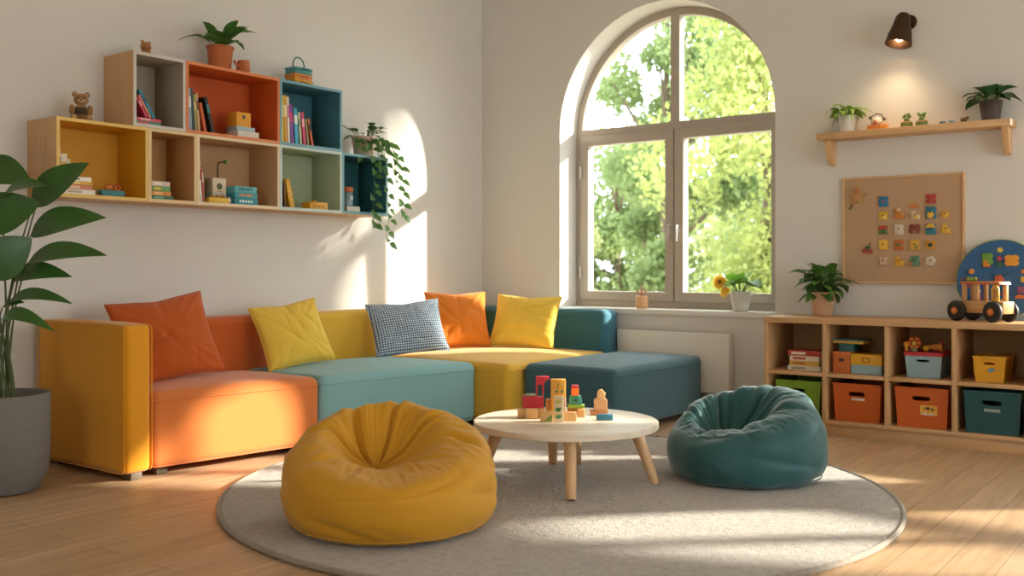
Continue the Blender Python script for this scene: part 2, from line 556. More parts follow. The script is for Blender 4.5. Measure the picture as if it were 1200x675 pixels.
arch_window(1, WIN1, 2.02)
arch_window(2, WIN2, 1.56)
arch_window(3, WIN3, 1.36)
for k, w in enumerate((WIN1, WIN2, WIN3)):
    b = B(); box(b, w['x0'] - 0.10, w['x1'] + 0.08, -0.022, 0.0, w['z0'] - 0.034, w['z0'] + 0.004, 0.004)
    box(b, w['x0'] + 0.001, w['x1'] - 0.001, -0.01, GLZ, w['z0'] - 0.02, w['z0'] + 0.004, 0.002)
    o = struct('trim_%d' % (k + 1), b, M_SILL)
nw = 4
def plain_windows(loops, side):
    global nw
    for lp in loops:
        a0, a1 = lp[0][0], lp[2][0]
        root = thing('window_%d' % nw, None, None, (0, 0, 0), kind='structure'); nw += 1
        am = (a0 + a1) / 2
        ins = [[(a0 + .06, .41), (am - .03, .41), (am - .03, 2.69), (a0 + .06, 2.69)], [(am + .03, .41), (a1 - .06, .41), (a1 - .06, 2.69), (am + .03, 2.69)]]
        w0 = RX + 0.2 if side == 'r' else RY - 0.26
        pl = 'yz' if side == 'r' else 'xz'
        f = B(); prism(f, [(a0, .35), (a1, .35), (a1, 2.75), (a0, 2.75)], [i[::-1] for i in ins], w0, w0 + 0.06, pl)
        obj('window_frame', f, M_FRAME, root)
        for i in ins:
            g = B(); prism(g, i, (), w0 + 0.02, w0 + 0.026, pl); obj('pane', g, M_GLASS, root, smooth=False)
plain_windows(holes_r, 'r'); plain_windows(holes_f, 'f')

b = B(); box(b, 0.0, RX, -0.016, 0.0, 0.0, 0.10, 0.003)
struct('baseboard_back', b, M_OAK)
b = B(); box(b, 0.0, 0.016, RY, -0.016, 0.0, 0.10, 0.003)
struct('baseboard_left', b, M_OAK)

# ================================================================== outside
M_PAVING = plain('paving', '#A8A08C', 0.95, 0.3, 3)  # unseen ground in a paving tone, keeps green bounce out of the room
b = B(); box(b, -60, 60, WT + 0.02, 70, -0.5, -0.35); struct('ground', b, M_PAVING)
M_BARK = plain('bark', '#6B5A48', 0.9, 0.25, 9, 0.4)
LEAFY = [leafmat('foliage_yellow_green', '#A6AE66', 0.6, 0.5, 0.3), leafmat('foliage_mid_green', '#8A9A62', 0.6, 0.45, 0.3), leafmat('foliage_pale_green', '#C2C78E', 0.6, 0.5, 0.25)]

def tree(name, x, y, h, rx, crown_lo, n, mi, seed, label, trunk_r=0.14, leaf_s=0.2, clumps=26, cat='tree', group=None):
    rnd = random.Random(seed)
    root = thing(name, label, cat, (x, y, -0.35), 0, group)
    tb = B()
    top = Vector((rnd.uniform(-.2, .2), rnd.uniform(-.2, .2), h * 0.92))
    trunk = [Vector((0, 0, 0)).lerp(top, k / 8) + Vector((rnd.uniform(-.06, .06), rnd.uniform(-.06, .06), 0)) * (k > 0) for k in range(9)]
    tube(tb, trunk, [trunk_r * (1 - 0.1 * k) for k in range(9)], 10)
    cl = []
    for k in range(clumps):
        zz = rnd.uniform(crown_lo, h)
        f = math.sin(PI * min(1, max(0.05, (zz - crown_lo + 0.3) / (h - crown_lo + 0.6)))) ** 0.6
        a = rnd.uniform(0, 2 * PI); rr = rx * f * math.sqrt(rnd.uniform(0.05, 1))
        c = Vector((rr * math.cos(a), rr * math.sin(a), zz)); cl.append((c, rnd.uniform(0.3, 0.62) * rx * 0.75))
        s = trunk[min(8, max(1, int((zz * 0.8) / h * 8)))]
        mid = s.lerp(c, 0.55) + Vector((0, 0, -0.1 * rr))
        if k % 2 == 0: tube(tb, [s, mid, c], [trunk_r * .38, trunk_r * .24, trunk_r * .08], 6)
    obj('trunk', tb, M_BARK, root)
    vs, fs = [], []
    for i in range(n):
        c, r = cl[rnd.randrange(len(cl))]
        d = Vector((rnd.gauss(0, 1), rnd.gauss(0, 1), rnd.gauss(0, .75)))
        d = d.normalized() * r * rnd.uniform(0.25, 1) ** 0.6
        p = c + d
        u = Vector((rnd.gauss(0, 1), rnd.gauss(0, 1), rnd.gauss(0, .6))).normalized()
        v = u.orthogonal().normalized(); v = (Matrix.Rotation(rnd.uniform(0, 6.28), 3, u) @ v)
        s = leaf_s * rnd.uniform(.6, 1.25); w = u.cross(v)
        k = len(vs)
        vs += [p - v * s * .5, p + w * s * .3, p + v * s * .55 + u * s * .08, p - w * s * .3]
        fs.append((k, k + 1, k + 2, k + 3))
    me = bpy.data.meshes.new('foliage'); me.from_pydata(vs, [], fs); me.materials.append(LEAFY[mi])
    o = bpy.data.objects.new('foliage', me); COL.objects.link(o); o.parent = root
    return root

TG = 'trees and bushes in the garden outside'
tree('garden_tree', -4.6, 12.0, 7.6, 1.7, 1.0, 15000, 1, 3, 'tall green tree with a grey trunk seen through the middle of the window', 0.17, 0.15, 34, group=TG)
tree('garden_tree', -1.5, 9.4, 7.4, 2.0, 1.0, 18000, 0, 5, 'yellow green tree with forked branches behind the right window panes', 0.11, 0.13, 40, group=TG)
tree('garden_tree', -9.6, 18.5, 4.9, 2.0, 0.4, 9000, 1, 7, 'small rounded tree farther back behind the left window pane', 0.12, 0.2, 26, group=TG)
tree('garden_bush', -5.3, 8.6, 3.0, 0.85, 0.2, 7000, 2, 9, 'pale yellow green bush low behind the left window sash', 0.05, 0.11, 20, 'bush', TG)
tree('garden_bush', -3.0, 16.2, 3.2, 2.2, 0.2, 9000, 1, 13, 'dark green bush low behind the right window sash', 0.08, 0.18, 28, 'bush', TG)
tree('garden_tree', -7.5, 27.0, 5.4, 4.2, 0.6, 9000, 2, 15, 'hazy pale tree farthest away beyond the window', 0.2, 0.32, 34, group=TG)
tree('garden_tree', 0.9, 17.5, 7.0, 2.4, 0.8, 7000, 1, 31, 'broad green tree standing beyond the right edge of the window', 0.16, 0.24, 34, group=TG)
tree('garden_tree', 7.9, 19.5, 7.5, 2.6, 0.8, 7000, 0, 37, 'broad yellow green tree in the garden behind the pin board wall', 0.16, 0.26, 34, group=TG)
tree('garden_tree', 11.2, 8.3, 10.2, 1.4, 8.15, 5000, 0, 23, 'added unseen high crowned tree that shades the top of the arched window', 0.14, 0.3, 46, group=TG)  # added out of view to keep sun off the upper arch panes

# ================================================================== rug
def rug_mat():
    t = NT('rug_wool'); c = lin('#B4AAA0')
    mp = t.coord()
    a = t.n('ShaderNodeTexNoise'); a.inputs['Scale'].default_value = 160; a.inputs['Detail'].default_value = 3
    l2 = t.n('ShaderNodeTexNoise'); l2.inputs['Scale'].default_value = 4; l2.inputs['Detail'].default_value = 5
    t.l(mp, 'Vector', a, 'Vector'); t.l(mp, 'Vector', l2, 'Vector')
    x = t.mix((a, 'Fac'), mul(c, .55), mul(c, 1.4)); y = t.mix((l2, 'Fac'), mul(c, .88), mul(c, 1.12))
    l3 = t.n('ShaderNodeTexNoise'); l3.inputs['Scale'].default_value = 38; l3.inputs['Detail'].default_value = 4; t.l(mp, 'Vector', l3, 'Vector')
    w_ = t.mix((l3, 'Fac'), (.55, .55, .55, 1), (1.4, 1.4, 1.4, 1))
    m0 = t.mix(.45, (x, 2), (y, 2)); m = t.mix(.8, (m0, 2), (w_, 2), 'MULTIPLY')
    t.t.links.new(m.outputs[2], t.b.inputs['Base Color'])
    t.b.inputs['Roughness'].default_value = 1.0; t.b.inputs['Specular IOR Level'].default_value = 0.05
    t.b.inputs['Sheen Weight'].default_value = 0.3
    t.bump(a, 'Fac', 0.9, 0.008)
    return t.m
RUG_H = 0.022
rugc = Vector((2.50, -2.61, 0)); RUG_R = 1.46
t = B(); NA, NR = 420, 130; rings = []
def rug_z(x, y, r):
    z = RUG_H * 0.82 + 0.003 * noise.noise(Vector((x * 3, y * 3, 0))) + 0.004 * noise.noise(Vector((x * 45, y * 45, 5)))
    return min(z, RUG_H - 0.0005)
cv = t.verts.new((0, 0, RUG_H * .82))
for k in range(1, NR + 1):
    r = (RUG_R - 0.014) * k / NR
    rings.append([t.verts.new((r * math.cos(2 * PI * i / NA), r * math.sin(2 * PI * i / NA), rug_z(r * math.cos(2 * PI * i / NA), r * math.sin(2 * PI * i / NA), r))) for i in range(NA)])
for rr, zz in ((RUG_R - .012, RUG_H * .5), (RUG_R - .014, 0.001)):
    rings.append([t.verts.new(((rr + .0015 * (i % 2)) * math.cos(2 * PI * i / NA), (rr + .0015 * (i % 2)) * math.sin(2 * PI * i / NA), zz)) for i in range(NA)])
for i in range(NA): t.faces.new((cv, rings[0][i], rings[0][(i + 1) % NA]))
for a, b2 in zip(rings, rings[1:]):
    for i in range(NA): t.faces.new((a[i], b2[i], b2[(i + 1) % NA], a[(i + 1) % NA]))
t.faces.new(rings[-1][::-1])
rug = single('round_rug', t, rug_mat(), 'large round grey beige wool rug on the oak floor', 'rug', tuple(rugc))
eb = B(); N2 = 640
tube(eb, [Vector(((RUG_R - .003) * math.cos(2 * PI * i / N2), (RUG_R - .003) * math.sin(2 * PI * i / N2), .0125)) for i in range(N2)], [.0118 - .0022 * (i % 3 == 0) for i in range(N2)], 8, True)
obj('rope_edge', eb, fabric('rug_edge', '#94897C', 1.0, 200), rug)

# ================================================================== sectional sofa
F_YEL = fabric('sofa_yellow', '#E0981A'); F_ORA = fabric('sofa_orange', '#DA7C3E'); F_RUST = fabric('sofa_rust', '#CC6226')
F_TEA = fabric('sofa_teal', '#86B3B4'); F_YSE = fabric('sofa_seat_yellow', '#E3B13A'); F_TBK = fabric('sofa_back_teal', '#3A6F80')
F_SLT = fabric('ottoman_slate', '#40646F')
M_FOOT = plain('dark_foot', '#5E5140', 0.6)
sofa = thing('sectional_sofa', 'long corner sofa with yellow, orange and teal fabric modules along the left wall', 'sofa')
Z0 = 0.035
def frontx(y): return 0.81 + (y + 3.55) * (1.10 - 0.81) / (3.55 - 1.43)
YA, YB, YC, YD = -3.55, -2.59, -1.43, -0.03
BACK = 0.25
def seat(name, q, mat, seam_mat, label, z1=0.405, r=0.045, crown=0.03):
    b = B(); softbox(b, q, Z0, z1, r, crown, 0.004, 10, 0.002)
    s = obj(name, b, mat, sofa); s['label'] = label
    b = B(); tube(b, seam_loop(q, z1 - r + 0.002, r, .0025), .0035, 6, True)
    tube(b, seam_loop(q, Z0 + 0.012, r, -.004), .003, 6, True)
    obj('piping', b, mat, s)
    return s
g = 0.004
# arm
b = B(); softbox(b, [(0.03, -3.695), (0.82, -3.695), (0.82, YA - g), (0.03, YA - g)], Z0, 0.735, 0.03, 0.008, 0.004, 8, 0.003)
arm = obj('armrest', b, F_YEL, sofa); arm['label'] = 'yellow armrest'
b = B()
for yy in (-3.697, YA - g + .002):
    loop = [(x, yy, z) for x, z in rrect(0.034, 0.816, Z0 + .004, 0.731, .03)]
    tube(b, loop, .0035, 6, True)
obj('piping', b, F_YEL, arm)
seat('seat', [(BACK, YA), (frontx(YA), YA), (frontx(YB), YB - g), (BACK, YB - g)], F_ORA, F_ORA, 'orange seat')
seat('seat', [(BACK, YB + g), (frontx(YB), YB + g), (frontx(YC), YC - g), (BACK, YC - g)], F_TEA, F_TEA, 'light teal seat')
seat('seat', [(BACK, YC + g), (1.34, YC + g), (1.34, -0.24), (BACK, -0.24)], F_YSE, F_YSE, 'golden yellow corner seat')
def backrest(q, mat, label, z1=0.715):
    b = B(); softbox(b, q, Z0, z1, 0.045, 0.006, 0.008, 8, 0.003)
    o = obj('backrest', b, mat, sofa); o['label'] = label
    b = B(); tube(b, seam_loop(q, z1 - .044, .045, .0015), .003, 6, True); obj('piping', b, mat, o)
backrest([(0.03, YA + .002), (BACK - .003, YA + .002), (BACK - .003, -2.33), (0.03, -2.33)], F_RUST, 'rust orange backrest')
backrest([(0.03, -2.322), (BACK - .003, -2.322), (BACK - .003, -0.245), (0.03, -0.245)], F_YSE, 'yellow backrest')
backrest([(0.03, -0.235), (1.30, -0.235), (1.30, YD), (0.03, YD)], F_TBK, 'dark teal backrest below the window', 0.70)
for fx, fy in ((.76, -3.62), (.12, -3.62), (.74, -3.47), (.86, -2.67), (1.0, -1.53), (1.25, -1.36), (1.25, -.3), (.12, -.3), (.12, -2.4)):
    b = B(); cbox(b, (fx, fy, .019), (.075, .06, .036), .004); obj('foot', b, M_FOOT, sofa)

ott = thing('ottoman', 'big slate blue ottoman block at the right end of the sofa', 'ottoman')
oq = [(1.352, -1.295), (2.02, -1.295), (2.02, -0.13), (1.352, -0.13)]
b = B(); softbox(b, oq, Z0, 0.405, 0.045, 0.02, 0.004, 10, 0.002); os_ = obj('cushion_body', b, F_SLT, ott)
b = B(); tube(b, seam_loop(oq, .363, .045, .0025), .0035, 6, True)
for cx_, cy_ in ((oq[0][0] + .013, oq[0][1] + .013), (oq[1][0] - .013, oq[1][1] + .013), (oq[2][0] - .013, oq[2][1] - .013)):
    tube(b, [(cx_, cy_, Z0 + .03), (cx_, cy_, .365)], .003, 6)
obj('piping', b, F_SLT, os_)
for fx, fy in ((1.44, -1.22), (1.93, -1.22), (1.93, -.22), (1.44, -.22)):
    b = B(); cbox(b, (fx, fy, .019), (.06, .06, .036), .004); obj('foot', b, M_FOOT, ott)

# ================================================================== cushions
def gingham():
    t = NT('gingham_cloth')
    mp = t.coord((1, 1, 1))
    sep = t.n('ShaderNodeSeparateXYZ'); t.l(mp, 'Vector', sep, 'Vector')
    def stripe(ax):
        m = t.n('ShaderNodeMath', operation='MULTIPLY'); m.inputs[1].default_value = 62; t.l(sep, ax, m, 0)
        f = t.n('ShaderNodeMath', operation='FRACT'); t.l(m, 0, f, 0)
        g_ = t.n('ShaderNodeMath', operation='GREATER_THAN'); g_.inputs[1].default_value = .5; t.l(f, 0, g_, 0)
        return g_
    a, c = stripe('X'), stripe('Z')
    ad = t.n('ShaderNodeMath', operation='ADD'); t.l(a, 0, ad, 0); t.l(c, 0, ad, 1)
    hf = t.n('ShaderNodeMath', operation='MULTIPLY'); hf.inputs[1].default_value = .5; t.l(ad, 0, hf, 0)
    rp = t.n('ShaderNodeValToRGB'); rp.color_ramp.interpolation = 'CONSTANT'
    rp.color_ramp.elements[0].position = 0; rp.color_ramp.elements[0].color = lin('#E9EDEF')
    e = rp.color_ramp.elements.new(.3); e.color = lin('#7F97AE')
    rp.color_ramp.elements[-1].position = .8; rp.color_ramp.elements[-1].color = lin('#2C4A68')
    t.l(hf, 0, rp, 'Fac'); t.l(rp, 'Color', t.b, 'Base Color')
    t.b.inputs['Roughness'].default_value = .9; t.b.inputs['Sheen Weight'].default_value = .2
    return t.m

def cushion(name, label, mat, loc, face, tilt, roll, w, h, th, seed):
    rnd = random.Random(seed)
    n = 44; b = B()
    folds = [(rnd.uniform(-.8, .8), rnd.uniform(-.7, .6), rnd.uniform(0, PI), rnd.uniform(.15, .4)) for _ in range(9)]
    def pt(i, j, side):
        s, t = -1 + 2 * i / n, -1 + 2 * j / n
        x = w / 2 * s * (1 - .075 * (1 - t * t)); z = h / 2 * t * (1 - .075 * (1 - s * s))
        k = max(0, (1 - s * s) * (1 - t * t))
        y = th / 2 * k ** .42 * (1 + .12 * (-t))
        if 0 < i < n and 0 < j < n:
            a = math.atan2(t, s); rr = math.hypot(s, t)
            corner = max(0, abs(math.sin(2 * a))) ** 4 * max(0, rr - .45)
            y += .010 * corner * math.sin(a * 26 + seed) * k ** .35
            for fs, ft, fa, fl in folds:
                dx, dz = s - fs, t - ft
                al = dx * math.cos(fa) + dz * math.sin(fa); ac = -dx * math.sin(fa) + dz * math.cos(fa)
                y -= .013 * math.exp(-(al / fl) ** 2 - abs(ac) / .045) * k ** .4
            y += .008 * noise.noise(Vector((s * 2.6, t * 2.6, seed * 7.1 + side))) * k ** .3
            # pinched middle of the top and bottom edge
            y -= .02 * math.exp(-(s / .07) ** 2) * max(0, t) ** 2 * k ** .3
        z -= .02 * h * math.exp(-(s / .3) ** 2) * max(0, t) ** 3
        return Vector((x, -side * y, z + h / 2))
    F = {}
    for side in (1, -1):
        for i in range(n + 1):
            for j in range(n + 1):
                edge = i in (0, n) or j in (0, n)
                key = (i, j) if edge else (i, j, side)
                if key not in F: F[key] = b.verts.new(pt(i, j, side))
        gv = lambda i, j: F[(i, j)] if (i in (0, n) or j in (0, n)) else F[(i, j, side)]
        for i in range(n):
            for j in range(n):
                q = (gv(i, j), gv(i + 1, j), gv(i + 1, j + 1), gv(i, j + 1)); b.faces.new(q if side > 0 else q[::-1])
    M = Matrix.Rotation(rad(face), 4, 'Z') @ Matrix.Rotation(rad(-tilt), 4, 'X') @ Matrix.Rotation(rad(roll), 4, 'Y')
    o = obj(name, b, mat, None, loc, eul(M), sharp=180)
    tag(o, label, 'cushion', 'throw cushions on the sofa')
    e = B(); edge = [pt(i, 0, 1) for i in range(n)] + [pt(n, j, 1) for j in range(n)] + [pt(i, n, 1) for i in range(n, 0, -1)] + [pt(0, j, 1) for j in range(n, 0, -1)]
    tube(e, edge, .0035, 6, True); obj('edge_seam', e, mat, o)
    return o
C_RUST = fabric('cushion_rust', '#C25A1E'); C_YEL = fabric('cushion_yellow', '#F0C84E'); C_ORA = fabric('cushion_orange', '#DE7D22')
cushion('throw_cushion', 'rust orange cushion leaning beside the yellow armrest', C_RUST, (.60, -3.25, .428), 74, 27, -8, .51, .47, .15, 1)
cushion('throw_cushion', 'yellow cushion leaning between the rust and yellow backrests', C_YEL, (.53, -2.36, .425), 74, 26, -8, .44, .41, .15, 2)
cushion('throw_cushion', 'blue and white checked cushion on the teal seat', gingham(), (.54, -1.41, .425), 64, 24, -4, .53, .38, .15, 3)
cushion('throw_cushion', 'bright orange cushion in the corner behind a yellow cushion', C_ORA, (.47, -.84, .425), 55, 22, 0, .46, .43, .14, 4)
cushion('throw_cushion', 'yellow cushion in front of the orange one and the dark teal backrest', C_YEL, (.80, -.57, .425), 16, 24, 2, .50, .41, .14, 5)

# ================================================================== bean bags
def beanbag(name, label, mat, loc, Rb, zb, zf, back, dim, zd, seed, group, rim=.70):
    """back: direction (degrees) of the high side; dim: dimple offset; zd: dimple height"""
    rnd = random.Random(seed)
    NT_, NP = 220, 84
    def crest(c):
        k = (.5 + .5 * c)
        zc = zf + (zb - zf) * k ** .85
        rc = Rb * (rim + .02 * k)
        return rc, zc
    pleats = []
    a = rnd.uniform(0, .4)
    while a < 2 * PI - .1:
        pleats.append((a, rnd.uniform(.05, .10), rnd.uniform(.6, 1.0), rnd.uniform(.45, .85)))
        a += rnd.uniform(.5, .95)
    folds = [(rnd.uniform(0, 2 * PI), rnd.uniform(.16, .52), rnd.uniform(-.5, .5), rnd.uniform(.25, .6), rnd.uniform(.02, .035), rnd.choice((-1, -1, 1))) for _ in range(16)]
    def cr(p0, p1, p2, p3, t):
        return .5 * ((2 * p1) + (p2 - p0) * t + (2 * p0 - 5 * p1 + 4 * p2 - p3) * t * t + (3 * p1 - p0 - 3 * p2 + p3) * t ** 3)
    t = B(); grid = []
    for i in range(NT_):
        th = 2 * PI * i / NT_; c = math.cos(th - rad(back)); rc, zc = crest(c)
        rb = Rb * (1 + .015 * math.sin(3 * th + seed))
        fr = max(0, -c)
        drop = zc - zd
        P = [(0, 0), (.5 * rb, 0), (.86 * rb, .004), (.985 * rb, .07), (1.0 * rb, .15), (.965 * rb, .15 + .50 * (zc - .15)), (.87 * rb, .15 + .84 * (zc - .15)), (rc, zc),
             (rc * .74, zd + max(.86 * drop, drop * .9 + .012)), (rc * .36, zd + max(.28 * drop, .02)), (0.0, zd)]
        row = []
        K = len(P) - 1
        for j in range(NP + 1):
            f = j / NP * K; k = min(K - 1, int(f)); u = f - k
            g0 = P[max(0, k - 1)]; g3 = P[min(K, k + 2)]
            r = cr(g0[0], P[k][0], P[k + 1][0], g3[0], u); z = cr(g0[1], P[k][1], P[k + 1][1], g3[1], u)
            v = j / NP
            w = 0 if v < .6 else ((v - .6) / .4) ** 1.2           # shift towards the dimple
            row.append(Vector((max(0, r) * math.cos(th) + dim[0] * w, max(0, r) * math.sin(th) + dim[1] * w, max(0, z))))
        grid.append(row)
    V = []
    cb = t.verts.new(grid[0][0]); ct = t.verts.new(grid[0][NP])
    for i in range(NT_): V.append([cb] + [t.verts.new(grid[i][j]) for j in range(1, NP)] + [ct])
    for i in range(NT_):
        a_, b_ = V[i], V[(i + 1) % NT_]
        for j in range(NP):
            q = [a_[j], b_[j], b_[j + 1], a_[j + 1]]
            q = list(dict.fromkeys(q)); t.faces.new(q)
    bmesh.ops.recalc_face_normals(t, faces=t.faces[:]); t.normal_update()
    disp = {}
    for i in range(NT_):
        th = 2 * PI * i / NT_
        for j in range(1, NP):
            v = j / NP; d = 0.0; pk = .45 + .55 * (.5 + .5 * math.cos(th - rad(back)))
            for pa, pw, pd, pl in pleats:
                da = (th - pa + PI) % (2 * PI) - PI + .12 * math.sin(v * 9 + pa * 5)
                lo = .97 - .42 * pl
                if v > lo - .1:
                    env = min(1, max(0, (v - lo + .1) / .18)) * min(1, (1 - v) / .07)
                    d -= .036 * pk * pd * env * math.exp(-abs(da) / (pw * .8))
                    d += .008 * pk * pd * env * (math.exp(-((da - 2.1 * pw) / pw) ** 2) + math.exp(-((da + 2.1 * pw) / pw) ** 2))
            for fa, fv, fs, fl, fw, fg in folds:
                da = (th - fa + PI) % (2 * PI) - PI
                dv = (v - fv - fs * da * .5)
                d += fg * .013 * math.exp(-(da / fl) ** 2 - abs(dv) / fw)
            if v > .2:
                nv = noise.noise(Vector((math.cos(th) * 3, math.sin(th) * 3, v * 7 + seed)))
                d += .010 * nv
                n2 = noise.noise(Vector((math.cos(th) * 11, math.sin(th) * 11, v * 9 + seed)))
                d += .006 * (1 - abs(n2) * 2) * min(1, max(0, (v - .55) / .1)) * min(1, (1 - v) / .1)
            disp[V[i][j]] = V[i][j].normal * d
    for v_, d in disp.items():
        v_.co += d
        if v_.co.z < 0: v_.co.z = 0
    o = obj(name, t, mat, None, loc, None, sharp=180)
    tag(o, label, 'bean bag', group)
    # hem seam near the floor and panel seams up to the crest
    s = B()
    tube(s, [V_ for V_ in [grid[i][int(NP * .245)] * 1.0 + Vector((0, 0, 0)) for i in range(0, NT_, 2)]], .003, 6, True)
    obj('hem_seam', s, mat, o)
    return o
beanbag('bean_bag', 'mustard yellow bean bag chair in front on the rug', fabric('bean_yellow', '#CC9320', .62, 260, .2, .15), (2.35, -3.52, RUG_H), .415, .41, .225, 132, (-.09, .0), .19, 4, 'bean bags on the rug')
beanbag('bean_bag', 'dark teal bean bag chair beside the low cabinet', fabric('bean_teal', '#27575A', .5, 260, .2, .3), (3.10, -1.90, RUG_H), .365, .39, .22, 75, (-.09, -.05), .13, 8, 'bean bags on the rug', .75)

# ================================================================== table
TZ = 0.294
tp = EYE + ray(663) * 4.6; TC = Vector((tp.x, tp.y, 0)); TR = .428
table = thing('coffee_table', 'low round light wood table with splayed legs on the rug', 'table', (TC.x, TC.y, 0), YAW)
b = B(); cyl(b, (0, 0, TZ - .030), TR, .030, 96, .004); obj('tabletop', b, M_TABLE, table)
for (fx, fy), (tx, ty) in (((.0, -.430), (.0, -.33)), ((.40, -.10), (.315, -.075)), ((-.40, -.10), (-.315, -.075)), ((-.045, .345), (-.055, .27)), ((.075, .34), (.065, .265))):
    b = B()
    d = Vector((fx - tx, fy - ty, -(TZ - .03 - RUG_H)))
    tube(b, [Vector((tx, ty, TZ - .0305)), Vector((tx, ty, TZ - .03)) + d * .3, Vector((tx, ty, TZ - .03)) + d * .998], [.031, .027, .021], 20)
    for v in b.verts:
        if v.co.z < RUG_H + .006: v.co.z = RUG_H - .001
        if v.co.z > TZ - .032: v.co.z = TZ - .0302
    obj('leg', b, M_TLEG, table)

# ================================================================== wall shelf cubes on the left wall
M_VEN = wood('shelf_veneer', '#D3A678', 0.88, 0.55, 'z')
SX = 0.28; Z1, Z2, Z3 = 1.352, 1.752, 2.152; TH = 0.017
def cube_shelf(label, y0, y1, z0, z1, hexc, edge=None, side=False, bottom=False):
    root = thing('wall_shelf_cube', label, 'shelf', (0, (y0 + y1) / 2, z0), 0, 'cube shelves on the left wall')
    w, h = (y1 - y0) / 2 - .001, z1 - z0 - .001
    lo = .0035 if bottom else .0005
    b = B(); prism(b, [(-w, lo), (w, lo), (w, h), (-w, h)], [[(-w + TH, lo + TH), (-w + TH, h - TH), (w - TH, h - TH), (w - TH, lo + TH)]], .012, SX - (.004 if edge else 0), 'yz', bev=.001)
    obj('shell', b, paint(hexc, .55), root)
    b = B(); box(b, .001, .0115, -w, w, lo, h); obj('back_panel', b, paint(hexc, .6), root)
    if edge:
        b = B(); prism(b, [(-w, lo), (w, lo), (w, h), (-w, h)], [[(-w + TH, lo + TH), (-w + TH, h - TH), (w - TH, h - TH), (w - TH, lo + TH)]], SX - .0035, SX, 'yz')
        obj('front_edge', b, paint(edge, .5), root)
    if side:
        b = B(); box(b, .001, SX - .004, -w - .003, -w - .0003, lo, h); obj('side_veneer', b, M_VEN, root)
    if bottom:
        b = B(); box(b, .001, SX, -w, w, 0, .003); obj('base_veneer', b, M_OAK, root)
    return root
yb = [-3.73, -3.22, -2.916, -2.326, -1.812, -1.385]
cube_shelf('yellow cube shelf with wooden side at the lower left end', yb[0], yb[1], Z1, Z2, '#D89A1E', '#E8C06A', True, True)
cube_shelf('narrow natural wood cube shelf beside the yellow one', yb[1], yb[2], Z1, Z2, '#C0905A', '#E4C391', False, True)
cube_shelf('wide natural wood cube shelf below the orange one', yb[2], yb[3], Z1, Z2, '#C69C70', '#E6CDA8', False, True)
cube_shelf('pale sage green cube shelf below the blue one', yb[3], yb[4], Z1, Z2, '#A9B596', '#C4D2CC', False, True)
cube_shelf('small dark teal cube shelf under the trailing plant', yb[4], yb[5], Z1, Z2, '#2F6A72', '#74A6AE', False, True)
yt = [-3.31, -2.988, -2.326, -1.812]
cube_shelf('pale grey cube shelf with wooden side above the yellow one', yt[0], yt[1], Z2, Z3, '#A89C8A', '#CFC6BC', True)
cube_shelf('wide orange cube shelf in the upper row', yt[1], yt[2], Z2, Z3, '#C9581A', '#DC8048')
cube_shelf('steel blue cube shelf with a row of leaning books', yt[2], yt[3], Z2, Z3, '#3F7482', '#74A0AE')
FL1, FL2 = Z1 + .0035 + TH + .0005, Z2 + TH + .001
TOP1, TOP2 = Z2 - .0008, Z3 - .0008

# ------------------------------------------------------------------ books
M_PAGE = plain('book_pages', '#EFE6D2', .9, .08, 90)
def book(label, group, x, y, z, t, h, d, hexc, lean=0.0, lying=False, band=None, rz=0.0, name='book'):
    """standing: spine towards the room (+x), t along y, h along z, d along -x. lying: t along z, h along y. y is the low-y edge"""
    root = thing(name, label, 'book', (x, y, z), 0, group)
    root.rotation_euler = (rad(lean), 0, rad(rz))
    c = .0022
    b = B()
    if not lying:
        box(b, -d, 0, 0, c, 0, h); box(b, -d, 0, t - c, t, 0, h); box(b, -c, .0008, 0, t, 0, h, .0007, 1)
        obj('cover', b, paint(hexc, .4), root)
        b = B(); box(b, -d + .004, -c, c, t - c, .003, h - .003); obj('pages', b, M_PAGE, root)
        if band:
            b = B(); box(b, .0005, .0016, .001, t - .001, h * .55, h * .80); obj('spine_label', b, paint(band, .5), root)
    else:
        box(b, -d, 0, 0, h, 0, c); box(b, -d, 0, 0, h, t - c, t); box(b, -c, .0008, 0, h, 0, t, .0007, 1)
        obj('cover', b, paint(hexc, .4), root)
        b = B(); box(b, -d + .004, -c, .003, h - .003, c, t - c); obj('pages', b, M_PAGE, root)
        if band:
            b = B(); box(b, .0005, .0016, h * .12, h * .55, t * .25, t * .75); obj('spine_label', b, paint(band, .5), root)
    return root

def stack(group, x, y, z, items, d=.17, name='book'):
    for it in items:
        lab, t, w, hexc, band, dy = it
        book(lab, group, x + (hash_(lab) % 7) * .002, y + dy, z, t, w, d, hexc, 0, True, band, 0, name)
        z += t + .0006
    return z
def hash_(s): return sum(ord(c) for c in s)

XB = SX - .025
# yellow cube: upright books at the left, stack, toy
G = 'books in the yellow cube shelf'
y = yb[0] + TH + .072
for lab, t, h, c, band in (('black topped white upright book at the wooden side of the yellow cube', .020, .245, '#D8D0C0', '#2A2520'), ('pale cream upright book beside the white one in the yellow cube', .034, .215, '#E9DFC8', '#D8B04A'), ('thin ivory book at the end of the upright row in the yellow cube', .016, .190, '#DCCFB4', None)):
    book(lab, G, XB - .135, y, FL1, t, h, .105, c, 0, False, band); y += t + .001
sy = yx(74, XB)
stack(G, XB, sy, FL1, [('white book at the bottom of the stack in the yellow cube', .024, .165, '#E8E2D6', '#B9A58A', 0), ('salmon pink book second from the bottom of the stack in the yellow cube', .022, .145, '#D9805E', '#EBC7A8', .004), ('yellow book under the top one of the stack in the yellow cube', .018, .148, '#E0A92E', '#F2DE9A', .002), ('white book on top of the stack in the yellow cube', .022, .140, '#EDE8DC', '#8C8A86', .006)], .13)

